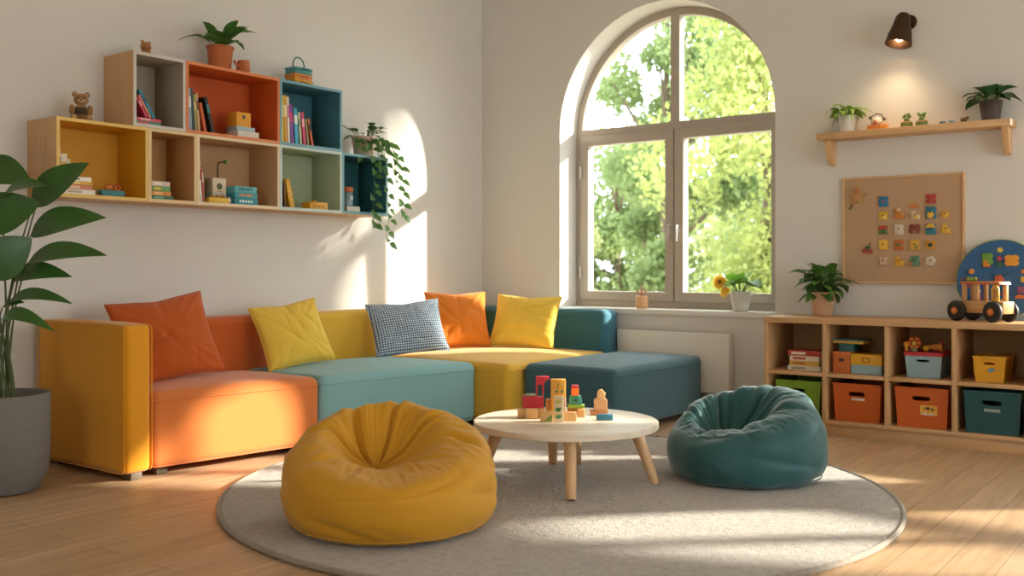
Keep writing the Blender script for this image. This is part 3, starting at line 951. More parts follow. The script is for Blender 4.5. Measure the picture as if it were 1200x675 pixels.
def bead_car(label, loc, rz, c1, c2, c3, s=1.0, group=None):
    r = thing('toy_boat', label, 'toy', loc, rz, group)
    b = B(); prism(b, [(-.07 * s, .012 * s), (-.055 * s, 0), (.055 * s, 0), (.072 * s, .014 * s), (.066 * s, .034 * s), (-.068 * s, .034 * s)], (), -.025 * s, .025 * s, 'xz', bev=.003); obj('hull', b, paint(c1), r)
    b = B(); ball(b, (-.018 * s, 0, .052 * s), (.026 * s, .02 * s, .019 * s)); obj('cabin', b, paint(c2), r)
    b = B(); tube(b, [Vector((.034 * s + .017 * s * math.cos(a), 0, .05 * s + .017 * s * math.sin(a))) for a in [2 * PI * i / 16 for i in range(16)]], .0055 * s, 8, True); obj('ring', b, paint(c3), r)
    return r
bead_car('small teal toy boat with an orange cabin in the yellow cube', (XB - .03, yx(134, XB), FL1), PI / 2, '#2E7A80', '#D97B2A', '#C9552B', .95)

# narrow wooden cube: stack of four
G = 'books in the narrow wooden cube'
stack(G, XB, yx(177.5, XB), FL1, [('dark green book at the bottom of the stack in the narrow wooden cube', .020, .135, '#2F6A4E', '#6FB08A', 0), ('orange book second from the bottom in the narrow wooden cube', .024, .118, '#D98A3A', '#F0C070', .002), ('green and yellow book second from the top in the narrow wooden cube', .026, .112, '#5E9A50', '#E3C14A', .0), ('pale pink book on top of the stack in the narrow wooden cube', .026, .112, '#DCC4B4', '#EFE3D6', .001)], .14)
r = thing('toy_bird', 'tiny dark toy bird on the book stack in the narrow wooden cube', 'toy', (XB - .04, yx(178, XB) + .012, FL1 + .0985))
b = B(); ball(b, (0, 0, .014), (.013, .009, .014)); obj('body', b, paint('#3C4A50'), r)
b = B(); ball(b, (.006, 0, .031), .008); obj('head', b, paint('#3C4A50'), r)

# wide natural cube
G = 'things in the wide natural cube'
y = yb[2] + TH + .024
book('white leaning book at the left of the wide natural cube', G, XB, y, FL1, .012, .225, .17, '#E9E1D3', 4, False, '#C0392B')
book('red striped thin book leaning second in the wide natural cube', G, XB, y + .020, FL1, .009, .205, .17, '#C65B4A', 5, False, '#F0E6D8')
book('teal book standing behind the leaning ones in the wide natural cube', G, XB - .06, y + .036, FL1, .022, .215, .15, '#3F8C92', 0, False, '#C3DDD9')
def carton(name, label, loc, rz, w, d, h, c1, c2=None, mark=None, lid=.0, group=None, cat='box'):
    r = thing(name, label, cat, loc, rz, group)
    b = B(); box(b, -w / 2, w / 2, -d / 2, d / 2, 0, h - lid, .002); obj('box_body', b, paint(c1, .6), r)
    if lid:
        b = B(); box(b, -w / 2 - .002, w / 2 + .002, -d / 2 - .002, d / 2 + .002, h - lid + .0004, h, .002); obj('lid', b, paint(c2, .6), r)
    elif c2:
        b = B(); box(b, -w / 2 - .0008, w / 2 + .0008, -d / 2 - .0008, d / 2 + .0008, h * .02, h * .42, .001); obj('colour_band', b, paint(c2, .6), r)
    if mark:
        b = B(); cyl(b, (0, -d / 2 - .0014, h * .68), h * .13, .0012, 20, 0, 'y'); obj('round_mark', b, paint(mark[0], .6), r)
        b = B()
        for k in range(3): box(b, -w * .2 + k * w * .14, -w * .1 + k * w * .14, -d / 2 - .0016, -d / 2 - .0006, h * .46, h * .5)
        obj('print', b, paint(mark[1], .6), r)
    return r
RZL = PI / 2                                    # box front (local -y) turned to the room (+x)
carton('toy_carton', 'cream carton with a dark round mark in the wide natural cube', (XB - .10, yx(260, XB - .04), FL1), RZL, .095, .075, .150, '#DCC9AE', '#B9C9BC', ('#5A5A30', '#C98A5A'))
r = thing('crane_toy', 'slim dark toy crane with a green ball behind the cream carton', 'toy', (XB - .18, yx(255, XB - .18), FL1), RZL)
b = B(); box(b, -.02, .02, -.015, .015, 0, .012, .002); obj('foot', b, paint('#7A5A3C'), r)
b = B(); tube(b, [(0, 0, .012), (0, 0, .24), (.008, 0, .256), (.05, 0, .262)], .0045, 8); obj('mast', b, paint('#3A3A30'), r)
b = B(); ball(b, (.056, 0, .262), .012); obj('ball', b, paint('#4E9A3C'), r)
r = thing('toy_train', 'low yellow toy with round brown bumps in the wide natural cube', 'toy', (XB - .022, yx(257, XB), FL1), RZL)
b = B(); box(b, -.07, .07, -.02, .02, 0, .032, .008); obj('base', b, paint('#E2B72F'), r)
for k in (-.03, .005, .04):
    b = B(); ball(b, (k, 0, .038), (.016, .014, .013)); obj('bump', b, paint('#B07A3A'), r)
b = B(); ball(b, (.078, 0, .02), (.013, .018, .02)); obj('nose', b, paint('#E5C9A8'), r)
sy = yx(275, XB)
z = FL1
for lab, t, w, c, band, dy in (('teal game box at the bottom of the stack of three', .035, .162, '#2F8C97', '#CFE6E4', .004), ('teal game box with orange print in the middle of the stack', .035, .165, '#35949D', '#E08B4A', 0), ('pale teal game box on top of the stack of three', .034, .158, '#5BB0B2', '#2A6A70', .002)):
    r = thing('game_box', lab, 'box', (XB, sy + dy, z), 0, 'teal game boxes')
    b = B(); box(b, -.15, 0, 0, w, 0, t * .45, .002); obj('tray', b, paint(c, .5), r)
    b = B(); box(b, -.151, .001, -.001, w + .001, t * .45 + .0004, t, .002); obj('lid', b, paint(c, .5), r)
    b = B()
    for k in range(5): cyl(b, (.0008, w * (.22 + .13 * k), t * .55), .0075 + .002 * (k % 2), .0012, 12, 0, 'x')
    obj('print', b, paint(band, .5), r)
    z += t + .0012

# orange cube: leaning books + boxes
G = 'books in the orange cube shelf'
y = yt[1] + TH + .020
for lab, t, h, c, band, ln in (('grey blue book at the left of the orange cube', .022, .235, '#8FA5B5', '#DDE4E8', 3), ('dark slate thin book second in the orange cube', .012, .238, '#3E4A58', None, 3.5), ('olive thin book third in the orange cube', .015, .205, '#9A9A56', '#D9C77A', 4), ('tan thin book fourth in the orange cube', .015, .215, '#C9A070', '#7A4A2A', 5)):
    book(lab, G, XB, y, FL2, t, h, .18, c, ln, False, band); y += t + .004
book('rust book leaning fifth in the orange cube', G, XB, y + .020, FL2, .019, .165, .17, '#C4552A', 12, False, None)
book('black book with a teal spine mark leaning last in the orange cube', G, XB, y + .072, FL2, .021, .205, .17, '#1E2226', 15, False, '#2F7F80')
c0 = yx(287, XB - .05)
G = 'boxes in the orange cube shelf'
carton('flat_box', 'flat white box under the others in the orange cube', (XB - .07, c0, FL2), RZL, .155, .11, .040, '#DAD2C4', None, None, 0, G)
carton('flat_box', 'thin blue and white box in the middle of the pile in the orange cube', (XB - .08, c0 - .008, FL2 + .0412), RZL, .135, .10, .026, '#A9BEC4', None, None, 0, G)
carton('toy_carton', 'yellow orange box with a dark round mark in the orange cube', (XB - .085, c0 - .016, FL2 + .0684), RZL, .105, .09, .085, '#E3A02C', None, ('#3A4A5A', '#C87A2A'), 0, G)

# grey cube: leaning and lying books
G = 'books in the grey cube shelf'
y = yt[0] + TH + .004
stack(G, XB, y, FL2, [('green and red flat book lying lowest in the grey cube', .018, .16, '#4F8A6A', '#D9506A', 0), ('pink flat book lying on the green one in the grey cube', .016, .145, '#D0566E', '#F0B8C0', .012)], .16)
book('red book leaning at the left of the grey cube', G, XB, y + .068, FL2 + .0364, .017, .115, .15, '#C93B52', 30, False, '#E88A98')
book('salmon thin book leaning between red and blue ones in the grey cube', G, XB, y + .094, FL2 + .0364, .011, .135, .15, '#D98A6A', 32, False, None)
book('blue book leaning at the right of the grey cube', G, XB, y + .112, FL2 + .0364, .018, .165, .15, '#2E86A6', 33, False, '#1D5E80')

# blue cube: eight books
G = 'books in the steel blue cube'
y = yt[2] + TH + .012
for lab, t, h, c, band, ln in (('bright yellow tall book first in the blue cube', .024, .285, '#E5C22E', '#F3E08A', 0.5), ('gold tall book second in the blue cube', .022, .290, '#D99A2A', '#EFD9A0', 1.5), ('white and pink tall book third in the blue cube', .016, .285, '#E8DCD0', '#E07A9A', 2.2), ('purple book fourth in the blue cube', .027, .240, '#7A3E8E', '#C23A6A', 3.2), ('cyan and white book fifth in the blue cube', .026, .222, '#3EA6C4', '#F0F2EE', 4), ('pale green thin book sixth in the blue cube', .017, .200, '#B9C49A', '#7F9A6A', 5), ('magenta book seventh in the blue cube', .022, .205, '#C9386A', '#EFA0B0', 6), ('olive thin book eighth in the blue cube', .014, .165, '#8E8E4E', None, 8), ('orange and black book leaning last in the blue cube', .016, .170, '#D0602A', '#2A2422', 12)):
    book(lab, G, XB, y, FL2, t, h, .19, c, ln, False, band); y += t + .005 + (.006 if ln > 3 else 0) + (.010 if ln == 8 else 0)

# green cube
G = 'books in the sage green cube'
y = yb[3] + TH + .010
book('dark red book at the left of the sage green cube', G, XB, y, FL1, .014, .165, .16, '#8E2A3A', 3, False, None)
book('brown thin book second in the sage green cube', G, XB, y + .034, FL1, .009, .155, .16, '#7A4A30', 4, False, None)
bk = book('yellow dotted book leaning third in the sage green cube', G, XB, y + .078, FL1, .034, .175, .16, '#E0A820', 14)
b = B()
for k, (a, c) in enumerate(((.3, .2), (.7, .35), (.35, .5), (.7, .65), (.4, .8), (.6, .1), (.65, .9))): cyl(b, (.0006, .034 * a, .175 * c), .005, .001, 10, 0, 'x')
obj('dots', b, paint('#B8402A'), bk)
r = thing('treasure_box', 'low yellow toy box with a small knob in the sage green cube', 'toy', (XB - .03, yx(369, XB - .03), FL1), RZL)
b = B(); box(b, -.075, .075, -.04, .04, 0, .034, .004); obj('box_body', b, paint('#E0A226'), r)
b = B(); box(b, -.077, .077, -.042, .042, .0345, .044, .003); obj('lid', b, paint('#E8B23A'), r)
b = B(); ball(b, (-.005, 0, .052), (.013, .013, .011)); obj('knob', b, paint('#C9802A'), r)
b = B()
for k in range(5): box(b, -.05 + k * .022, -.038 + k * .022, -.0412, -.040, .012, .022)
obj('print', b, paint('#6B4A1E'), r)

# teal cube: jar and things
G = 'things in the dark teal cube'
yj = yx(413, XB)
carton('cream_block', 'low cream and red box in the dark teal cube', (XB - .03, yj + .012, FL1), RZL, .115, .06, .034, '#D8CDBE', None, None, 0, G)
r = thing('storage_jar', 'grey jar with an orange lid in the dark teal cube', 'jar', (XB - .045, yj - .008, FL1 + .0346), 0, G)
b = B(); lathe(b, [(.036, 0), (.041, .006), (.042, .05), (.041, .085), (.038, .092)], 28); obj('jar_body', b, paint('#7C9096', .25), r)
b = B(); cyl(b, (0, 0, .0925), .042, .034, 28, .003); obj('lid', b, paint('#C9652F'), r)
b = B(); cyl(b, (.0405, .004, .055), .013, .003, 16, 0, 'x'); obj('round_mark', b, paint('#C9D4D6'), r)
book('dark red book standing behind the grey jar in the teal cube', G, XB - .11, yb[4] + TH + .004, FL1, .012, .13, .10, '#5E2A2E', 0)

# ------------------------------------------------------------------ on top of the cubes
def sphere_part(name, c, r, m, parent, seg=20):
    b = B(); ball(b, c, r, seg); return obj(name, b, m, parent)
M_FUR = fabric('bear_fur', '#9A7040', 1.0, 300, .9, .5); M_FUR2 = fabric('bear_muzzle', '#C49A66', 1.0, 300, .9, .5); M_VEST = fabric('bear_vest', '#4A3A2A', .9); M_BLK = plain('black_bead', '#15120F', .2)
def teddy(label, loc, rz):
    r = thing('teddy_bear', label, 'toy', loc, rz)
    b = B(); ball(b, (0, 0, .05), (.036, .032, .050), 24); obj('body', b, M_FUR, r)
    b = B(); ball(b, (0, -.001, .054), (.0375, .0335, .036), 24); obj('vest', b, M_VEST, r)
    h = sphere_part('head', (0, -.004, .118), (.036, .032, .033), M_FUR, r, 24)
    for s in (-1, 1):
        e = sphere_part('ear', (s * .03, .0, .146), (.014, .008, .014), M_FUR, h); sphere_part('inner_ear', (s * .03, -.006, .146), (.008, .004, .008), M_FUR2, e)
        sphere_part('eye', (s * .013, -.033, .124), .0042, M_BLK, h, 12)
        sphere_part('arm', (s * .043, -.012, .062), (.015, .016, .030), M_FUR, r); l = sphere_part('leg', (s * .036, -.036, .018), (.019, .034, .018), M_FUR, r); sphere_part('paw_pad', (s * .038, -.066, .02), (.012, .006, .012), M_FUR2, l)
    sphere_part('muzzle', (0, -.033, .110), (.016, .011, .012), M_FUR2, h); sphere_part('nose', (0, -.043, .114), (.006, .004, .004), M_BLK, h, 12)
p = at_x(95, 139, .16); teddy('brown teddy bear in a dark vest sitting on the yellow cube', (.16, p.y, TOP1), rad(62))
p = at_x(171, 62, .17)
r = thing('bear_figurine', 'small plain brown bear figurine on the grey cube', 'toy', (.17, p.y, TOP2), rad(100))
M_FIG = wood('figurine_wood', '#A9703A', .8, .5, 'z', 2)
b = B(); lathe(b, [(.030, 0), (.033, .006), (.026, .026), (.024, .034)], 24); obj('body', b, M_FIG, r)
b = B(); ball(b, (0, 0, .056), (.031, .027, .027)); h = obj('head', b, M_FIG, r)
for s in (-1, 1): sphere_part('ear', (s * .024, 0, .08), (.010, .007, .010), M_FIG, h)
sphere_part('muzzle', (0, -.026, .052), (.011, .008, .008), M_FIG, h)
p = at_x(283, 83, .20)
r = thing('watering_can', 'little orange clay watering can beside the plant on the orange cube', 'pot', (.215, p.y, TOP2), 0)
M_TERRA = plain('terracotta', '#BC6A3E', .85, .12, 20, .15)
b = B(); lathe(b, [(.032, 0), (.040, .012), (.039, .052), (.032, .076), (.027, .076), (.027, .06), (0, .055)], 28); obj('pot_body', b, M_TERRA, r)
b = B(); tube(b, [(0, -.036, .042), (0, -.054, .054), (0, -.066, .07)], [.009, .007, .009], 10); obj('spout', b, M_TERRA, r)
b = B(); ball(b, (0, .026, .075), (.012, .022, .012)); obj('knob', b, M_TERRA, r)
# lunch boxes
p = at_x(350, 96, .17)
G = 'stacked cases on the blue cube'
z = TOP2
for lab, w, d, h, c, mk in (('yellow toy case at the bottom of the pile on the blue cube', .150, .10, .034, '#E0A42C', '#9A6A1E'), ('yellow and orange toy case in the middle of the pile', .142, .095, .036, '#DB8E34', '#C94A3A')):
    r = thing('toy_case', lab, 'box', (.17, p.y, z), RZL, G)
    b = B(); box(b, -w / 2, w / 2, -d / 2, d / 2, 0, h * .55, .003); obj('tray', b, paint(c), r)
    b = B(); box(b, -w / 2 - .002, w / 2 + .002, -d / 2 - .002, d / 2 + .002, h * .55 + .0004, h, .003); obj('lid', b, paint(c), r)
    b = B()
    for k in range(4): box(b, -.03 + k * .018, -.02 + k * .018, -d / 2 - .003, -d / 2 - .0008, h * .3, h * .75)
    obj('print', b, paint(mk), r)
    z += h + .0006
r = thing('lunch_box', 'teal lunch box with a curved handle on top of the yellow cases', 'box', (.17, p.y, z), RZL, G)
b = B(); box(b, -.070, .070, -.048, .048, 0, .026, .006); obj('tray', b, paint('#4A8C8C'), r)
b = B(); box(b, -.075, .075, -.052, .052, .0264, .042, .006); obj('lid', b, paint('#57989A'), r)
b = B(); tube(b, [(-.045, 0, .04), (-.046, 0, .07), (-.034, 0, .098), (-.012, 0, .112), (.016, 0, .108), (.036, 0, .09), (.045, 0, .066), (.045, 0, .04)], .0045, 10); obj('handle', b, paint('#2F6A66'), r)
b = B()
for k in range(4): box(b, -.02 + k * .017, -.008 + k * .017, -.0535, -.0515, .029, .038)
obj('print', b, paint('#274F55'), r)

# ================================================================== plants
L_DARK = leafmat('leaf_dark', '#2F5A2A', .35, .15, .3); L_MID = leafmat('leaf_mid', '#4F7A36', .4, .25, .3); L_LITE = leafmat('leaf_light', '#7FA24A', .45, .35, .3); L_VIVID = leafmat('leaf_vivid', '#6F9E34', .4, .4, .25); L_RUB = leafmat('leaf_rubber', '#3B6529', .3, .15, .3)  # the sill plant gets the more saturated green
M_STEM = plain('plant_stem', '#5A7A36', .5, .2, 20); M_WPOT = plain('white_pot', '#DAD3C8', .5, .04, 20); M_TPOT = plain('tan_pot', '#C49A74', .7, .06, 20, .05); M_DPOT = plain('dark_pot', '#4A3B32', .6, .1, 20); M_GPOT = plain('grey_beige_pot', '#A8957E', .8, .08, 20, .1)
def pot(root, r0, r1, h, mat, lip=.006, rim=0.0, n=36):
    b = B()
    prof = [(r0 * .9, 0), (r0, .004), (r1 - rim, h - (rim * 2.2 if rim else .004))]
    if rim: prof += [(r1, h - rim * 2.2), (r1, h - .002)]
    prof += [(r1 - .002, h), (r1 - lip, h - .002), (r1 - lip - .004, h * .82), (0, h * .80)]
    lathe(b, prof, n); obj('pot', b, mat, root)
    b = B(); lathe(b, [(0, h * .805), (r1 - lip - .005, h * .83), (r1 - lip - .007, h * .87), (0, h * .89)], n)
    for v in b.verts: v.co.z += .003 * noise.noise(v.co * 60)
    obj('soil', b, M_SOIL, root)

def rosette(name, label, loc, pr, mat, lm, n, L, w, seed, spread=(.3, 1.1), arc=.18, stemfrac=.35, rz=0.0, group=None, cat='plant', rim=0, up=.0, leaves_per=1, droop=.5):
    """potted plant with single leaves on stalks"""
    rnd = random.Random(seed)
    root = thing(name, label, cat, loc, rz, group)
    r0, r1, h = pr; pot(root, r0, r1, h, mat, rim=rim)
    fb, sb = B(), B()
    for i in range(n):
        a = 2 * PI * (i * .381966) + rnd.uniform(-.3, .3); el = rnd.uniform(*spread)
        d = Vector((math.cos(a) * math.cos(el), math.sin(a) * math.cos(el), math.sin(el)))
        s = Vector((math.cos(a) * r1 * .25, math.sin(a) * r1 * .25, h * .86))
        LL = L * rnd.uniform(.75, 1.15)
        m = s + Vector((d.x * .7, d.y * .7, abs(d.z) + .35)).normalized() * LL * stemfrac * (1 + up)
        for q in range(leaves_per):
            bs = s.lerp(m, 1 - .28 * q) if q else m
            aa = a + (0 if q == 0 else (1.1 if q % 2 else -1.1))
            d2 = Vector((math.cos(aa) * math.cos(el), math.sin(aa) * math.cos(el), math.sin(el) * (1 - .25 * q)))
            tipv = bs + d2 * LL * (1 - stemfrac) + Vector((0, 0, -LL * (.12 + .3 * droop)))
            hz = Vector((d2.x, d2.y, 0)); leaf(fb, bs, tipv, w * rnd.uniform(.8, 1.15), arc, .22, up=hz * droop + Vector((rnd.uniform(-.3, .3), rnd.uniform(-.3, .3), .8)), n=8, shape=.8)
        tube(sb, [s, s.lerp(m, .5) + Vector((0, 0, .1 * LL * stemfrac)), m], [.003, .0025, .002], 6)
    obj('stems', sb, M_STEM, root); obj('foliage', fb, lm, root, sharp=180)
    return root

# terracotta plant on the orange cube
p = at_x(258, 79, .15)
rosette('potted_plant', 'green leafy plant in a terracotta pot on the orange cube', (.15, p.y, TOP2), (.060, .080, .150), M_TERRA, L_MID, 17, .25, .070, 27, (.3, 1.35), .16, .18, rim=.006)

# trailing plant on the small teal cube
rnd = random.Random(5)
tpy = yx(426, .16)
root = thing('trailing_plant', 'trailing ivy plant in a clay pot hanging over the teal cube', 'plant', (.16, tpy, TOP1))
pot(root, .064, .084, .140, plain('pale_clay', '#D8BAA2', .85, .1, 20, .1), rim=.005)
fb, sb = B(), B()
def ivy_strand(pts, size=.05, gap=.03):
    pts = [Vector(q) for q in pts]
    fine = []
    for i in range(len(pts) - 1):
        p0, p1, p2, p3 = pts[max(0, i - 1)], pts[i], pts[i + 1], pts[min(len(pts) - 1, i + 2)]
        for k in range(6):
            t = k / 6
            fine.append(.5 * ((2 * p1) + (p2 - p0) * t + (2 * p0 - 5 * p1 + 4 * p2 - p3) * t * t + (3 * p1 - p0 - 3 * p2 + p3) * t ** 3))
    fine.append(pts[-1])
    tube(sb, fine, .0018, 5)
    acc = 0; sgn = 1
    for a, c in zip(fine, fine[1:]):
        acc += (c - a).length
        if acc > gap:
            acc = 0; sgn = -sgn
            out = Vector((rnd.uniform(.3, .9), sgn * rnd.uniform(.5, 1), rnd.uniform(-.7, .2))).normalized()
            st = c + out * .012
            tip = st + (out + Vector((0, 0, -.55))).normalized() * size * rnd.uniform(.75, 1.2)
            leaf(fb, st, tip, size * rnd.uniform(.65, .85), .08, .2, up=(1, 0, .4), n=5, shape=.62)
for i in range(24):
    a = rnd.uniform(0, 2 * PI); d = Vector((math.cos(a), math.sin(a), rnd.uniform(.0, .9)))
    s = Vector((math.cos(a) * .03, math.sin(a) * .03, .112)); m = s + d.normalized() * rnd.uniform(.04, .11) + Vector((0, 0, .03))
    if m.x < -.14: continue
    tube(sb, [s, s.lerp(m, .5) + Vector((0, 0, .02)), m], .0018, 5)
    tip = m + (d + Vector((0, 0, -.35))).normalized() * .066
    if tip.x < -.15: tip.x = -.15
    leaf(fb, m, tip, .052, .1, .2, n=5, shape=.62)
ivy_strand([(.03, .0, .115), (.09, -.03, .10), (.15, -.06, -.02), (.152, -.05, -.16), (.155, -.065, -.30), (.155, -.055, -.42), (.152, -.065, -.48)], .068, .026)
ivy_strand([(.03, .03, .115), (.10, .04, .12), (.15, .05, .02), (.152, .05, -.12), (.155, .07, -.28), (.155, .09, -.40), (.152, .07, -.52), (.15, .08, -.58)], .064, .032)
ivy_strand([(.03, .04, .115), (.06, .14, .13), (.09, .22, .04), (.10, .25, -.08), (.10, .265, -.2), (.105, .27, -.33), (.10, .28, -.40)], .07, .034)
ivy_strand([(.0, .04, .115), (.02, .13, .15), (.05, .20, .08), (.07, .235, -.02), (.07, .25, -.14), (.08, .24, -.22)], .066, .034)
ivy_strand([(.03, -.01, .115), (.1, .01, .09), (.148, .0, -.02), (.15, .01, -.12)], .062, .034)
ivy_strand([(.0, -.04, .115), (.04, -.10, .12), (.08, -.13, .06), (.1, -.12, .0)], .062, .034)
obj('stems', sb, M_STEM, root); obj('foliage', fb, L_MID, root, sharp=180)

# big floor plant at the left
PX = at_z(3, 575, 0)
root = thing('floor_plant', 'tall rubber plant with big dark leaves in a grey concrete pot', 'plant', (PX.x, PX.y, 0))
M_CONC = plain('concrete', '#77746F', .9, .12, 40, .35)
b = B(); lathe(b, [(.125, 0), (.15, .006), (.188, .09), (.196, .16), (.198, .43), (.194, .438), (.182, .438), (.176, .43), (.174, .39), (0, .385)], 64); obj('pot', b, M_CONC, root)
b = B(); lathe(b, [(0, .386), (.172, .39), (.172, .40), (0, .412)], 48)
for v in b.verts: v.co.z += .006 * noise.noise(v.co * 50)
obj('soil', b, plain('bark_chips', '#6E5136', .95, .5, 70, 1.0), root)
D0 = (PX - EYE).dot(FV)
def pp(u, v, dd): return at_d(u, v, D0 + dd) - Vector((PX.x, PX.y, 0))
fb, sb = B(), B()
# (leaf base, leaf tip, width, arch, fold, up direction)
VIEW = (EYE - PX).normalized()
LV = [((39, 240, .02), (105, 187, -.10), .125, .06, .30, .85), ((-28, 196, .10), (38, 212, .02), .15, .06, .2, .85), ((4, 230, -.12), (56, 214, -.18), .075, .10, .3, .6),
      ((-30, 262, -.12), (48, 236, -.12), .17, .03, .15, .95), ((36, 276, .0), (125, 249, -.08), .125, .10, .3, .75), ((33, 308, -.04), (126, 293, -.14), .095, .10, .3, .7),
      ((-22, 322, -.18), (38, 278, -.16), .17, .02, .12, .97), ((15, 329, .02), (85, 318, -.04), .095, .14, .3, .7), ((10, 355, -.02), (86, 349, -.10), .065, .14, .3, .65),
      ((3, 360, .0), (29, 353, -.04), .045, .08, .2, .6), ((0, 378, -.05), (65, 379, -.12), .070, .22, .3, .65), ((42, 242, .03), (65, 233, .0), .035, .05, .2, .5),
      ((-20, 300, .06), (-100, 250, .0), .12, .12, .3, .5), ((-22, 340, .0), (-110, 330, -.08), .11, .14, .3, .5), ((-10, 250, .12), (-60, 170, .1), .12, .08, .3, .6), ((-6, 380, .08), (-70, 385, .1), .08, .14, .3, .5)]
for bs, tp_, w, arc, fold, fv in LV:
    B0, T0 = pp(*bs), pp(*tp_)
    upv = Vector((0, 0, 1)) * (1 - fv) + VIEW * fv
    leaf(fb, B0, T0, w * 1.08, arc, fold, up=upv, n=12, shape=.82)
    ax = T0 - B0
    # midrib
    root_pt = Vector((.05 * math.cos(w * 90), .05 * math.sin(w * 90), .40))
    mid = root_pt.lerp(B0, .55) + Vector((0, 0, .10)) - Vector((ax.x, ax.y, 0)) * .12
    P_ = []
    for k in range(9):
        t = k / 8; P_.append(root_pt * (1 - t) ** 2 + mid * 2 * t * (1 - t) + B0 * t * t)
    tube(sb, P_, [.0062 - .0004 * k for k in range(9)], 8)
obj('stems', sb, plain('rubber_stem', '#4C5A30', .5, .2, 15), root); obj('foliage', fb, L_RUB, root, sharp=180)

# window sill
SZ = .7045
p = at_y(868, 366, .06)
root = rosette('potted_plant', 'bright green plant in a pale pot on the window sill', (p.x, .06, SZ), (.052, .075, .135), M_WPOT, L_VIVID, 15, .22, .10, 31, (.25, 1.25), .14, .4)
fl = B(); b2 = B()
fc = Vector((-.135, -.03, .20))
for k in range(12):
    a = 2 * PI * k / 12
    d = Vector((math.cos(a), -.25, math.sin(a))); leaf(fl, fc, fc + d * .06, .034, .05, .2, up=(0, -1, 0), n=4, shape=.7)
for k in range(8):
    a = 2 * PI * k / 8 + .2; d = Vector((math.cos(a), -.6, math.sin(a))); leaf(fl, fc + Vector((0, -.006, 0)), fc + d * .04, .026, .05, .2, up=(0, -1, 0), n=4, shape=.7)
for q, dz in ((Vector((-.10, -.05, .14)), .05), (Vector((-.075, -.05, .155)), .045), (Vector((-.09, -.06, .17)), .03)):
    for k in range(5):
        a = 2 * PI * k / 5; leaf(fl, q, q + Vector((math.cos(a) * .028, -.01, math.sin(a) * .03 - dz * .5)), .024, .05, .2, up=(0, -1, 0), n=4, shape=.7)
tube(b2, [(-.02, 0, .12), (-.07, -.02, .17), fc], .003, 6); tube(b2, [(-.02, -.01, .12), (-.06, -.03, .15), (-.09, -.05, .15)], .0025, 6)
o = obj('blossom', fl, leafmat('petal_yellow', '#F2C648', .6, .4, .15), root, sharp=180); o['label'] = 'yellow blossom'
obj('flower_stalk', b2, M_STEM, root)
bb = B(); ball(bb, fc + Vector((0, -.012, 0)), (.014, .008, .014)); obj('flower_centre', bb, paint('#8A5A2A'), o)

p = at_y(752, 361, .06)
r = thing('cactus_toy', 'small wooden cactus toy in a peach pot on the window sill', 'toy', (p.x, .06, SZ), 0)
b = B(); lathe(b, [(.036, 0), (.043, .006), (.046, .05), (.040, .088), (.034, .092), (.030, .086), (0, .084)], 28); obj('pot', b, plain('peach_wood', '#DDA878', .5, .06, 20), r)
b = B(); tube(b, [(0, 0, .08), (0, 0, .15), (0, 0, .172)], [.008, .0085, .004], 10)
for s in (-1, 1):
    tube(b, [(0, 0, .106 + .006 * s), (s * .022, 0, .112), (s * .034, 0, .125), (s * .036, 0, .148)], [.0055, .006, .006, .003], 8)
obj('cactus', b, paint('#C98660'), r)

# cabinet top plant
p = at_y(964, 369, -.17)
root = rosette('potted_plant', 'bushy dark green plant in a tan pot on the low cabinet', (p.x, -.17, .7005), (.058, .080, .150), M_TPOT, L_MID, 30, .27, .060, 41, (.2, 1.3), .12, .5, leaves_per=4)

# wall shelf on the back wall
WSZ = 1.845
def sx(u, y=-.085): return at_y(u, 150, y).x
root = rosette('potted_plant', 'light green drooping plant in a white pot on the wooden shelf', (sx(993), -.085, WSZ), (.042, .055, .105), M_WPOT, L_LITE, 22, .15, .036, 51, (-.35, .9), .2, .35, leaves_per=2)
rosette('potted_plant', 'dark leafed plant in a dark brown pot on the wooden shelf', (sx(1161), -.085, WSZ), (.048, .062, .115), M_DPOT, L_DARK, 18, .18, .078, 61, (.0, 1.3), .14, .3)

# ================================================================== right side: radiator, shelf, lamp, board
M_RAD = plain('radiator_enamel', '#E9E4DA', .35, .02, 10)
r = thing('radiator', 'flat white radiator panel under the window', 'radiator', (0, 0, 0))
b = B(); box(b, 1.33, 2.20, -.105, -.085, .15, .555, .006); obj('front_panel', b, M_RAD, r)
b = B(); box(b, 1.33, 2.20, -.05, -.035, .17, .54, .004); obj('rear_panel', b, M_RAD, r)
b = B(); box(b, 2.192, 2.20, -.0845, -.0505, .15, .555, .001); box(b, 1.33, 1.338, -.0845, -.0505, .15, .555, .001); obj('side_cover', b, M_RAD, r)
b = B(); box(b, 1.34, 2.19, -.084, -.051, .545, .552)
obj('top_grille', b, M_RAD, r)
b = B(); cyl(b, (2.203, -.068, .19), .008, .014, 14, .002, 'x'); obj('valve', b, M_STEEL, r)
b = B()
for x in (1.5, 1.95): box(b, x - .02, x + .02, -.035, -.001, .25, .45)
obj('bracket', b, M_RAD, r)

r = thing('wall_shelf', 'long narrow wooden shelf with two wedge brackets below the wall lamp', 'shelf', (0, 0, 0))
b = B(); box(b, 2.815, 3.925, -.165, -.001, 1.805, 1.8445, .003); obj('board', b, M_OAK, r)
for x in (2.87, 3.885):
    b = B(); prism(b, [(-.002, 1.804), (-.13, 1.804), (-.055, 1.66), (-.002, 1.65)], (), x - .018, x + .018, 'yz', bev=.002); obj('bracket', b, M_OAKZ, r)

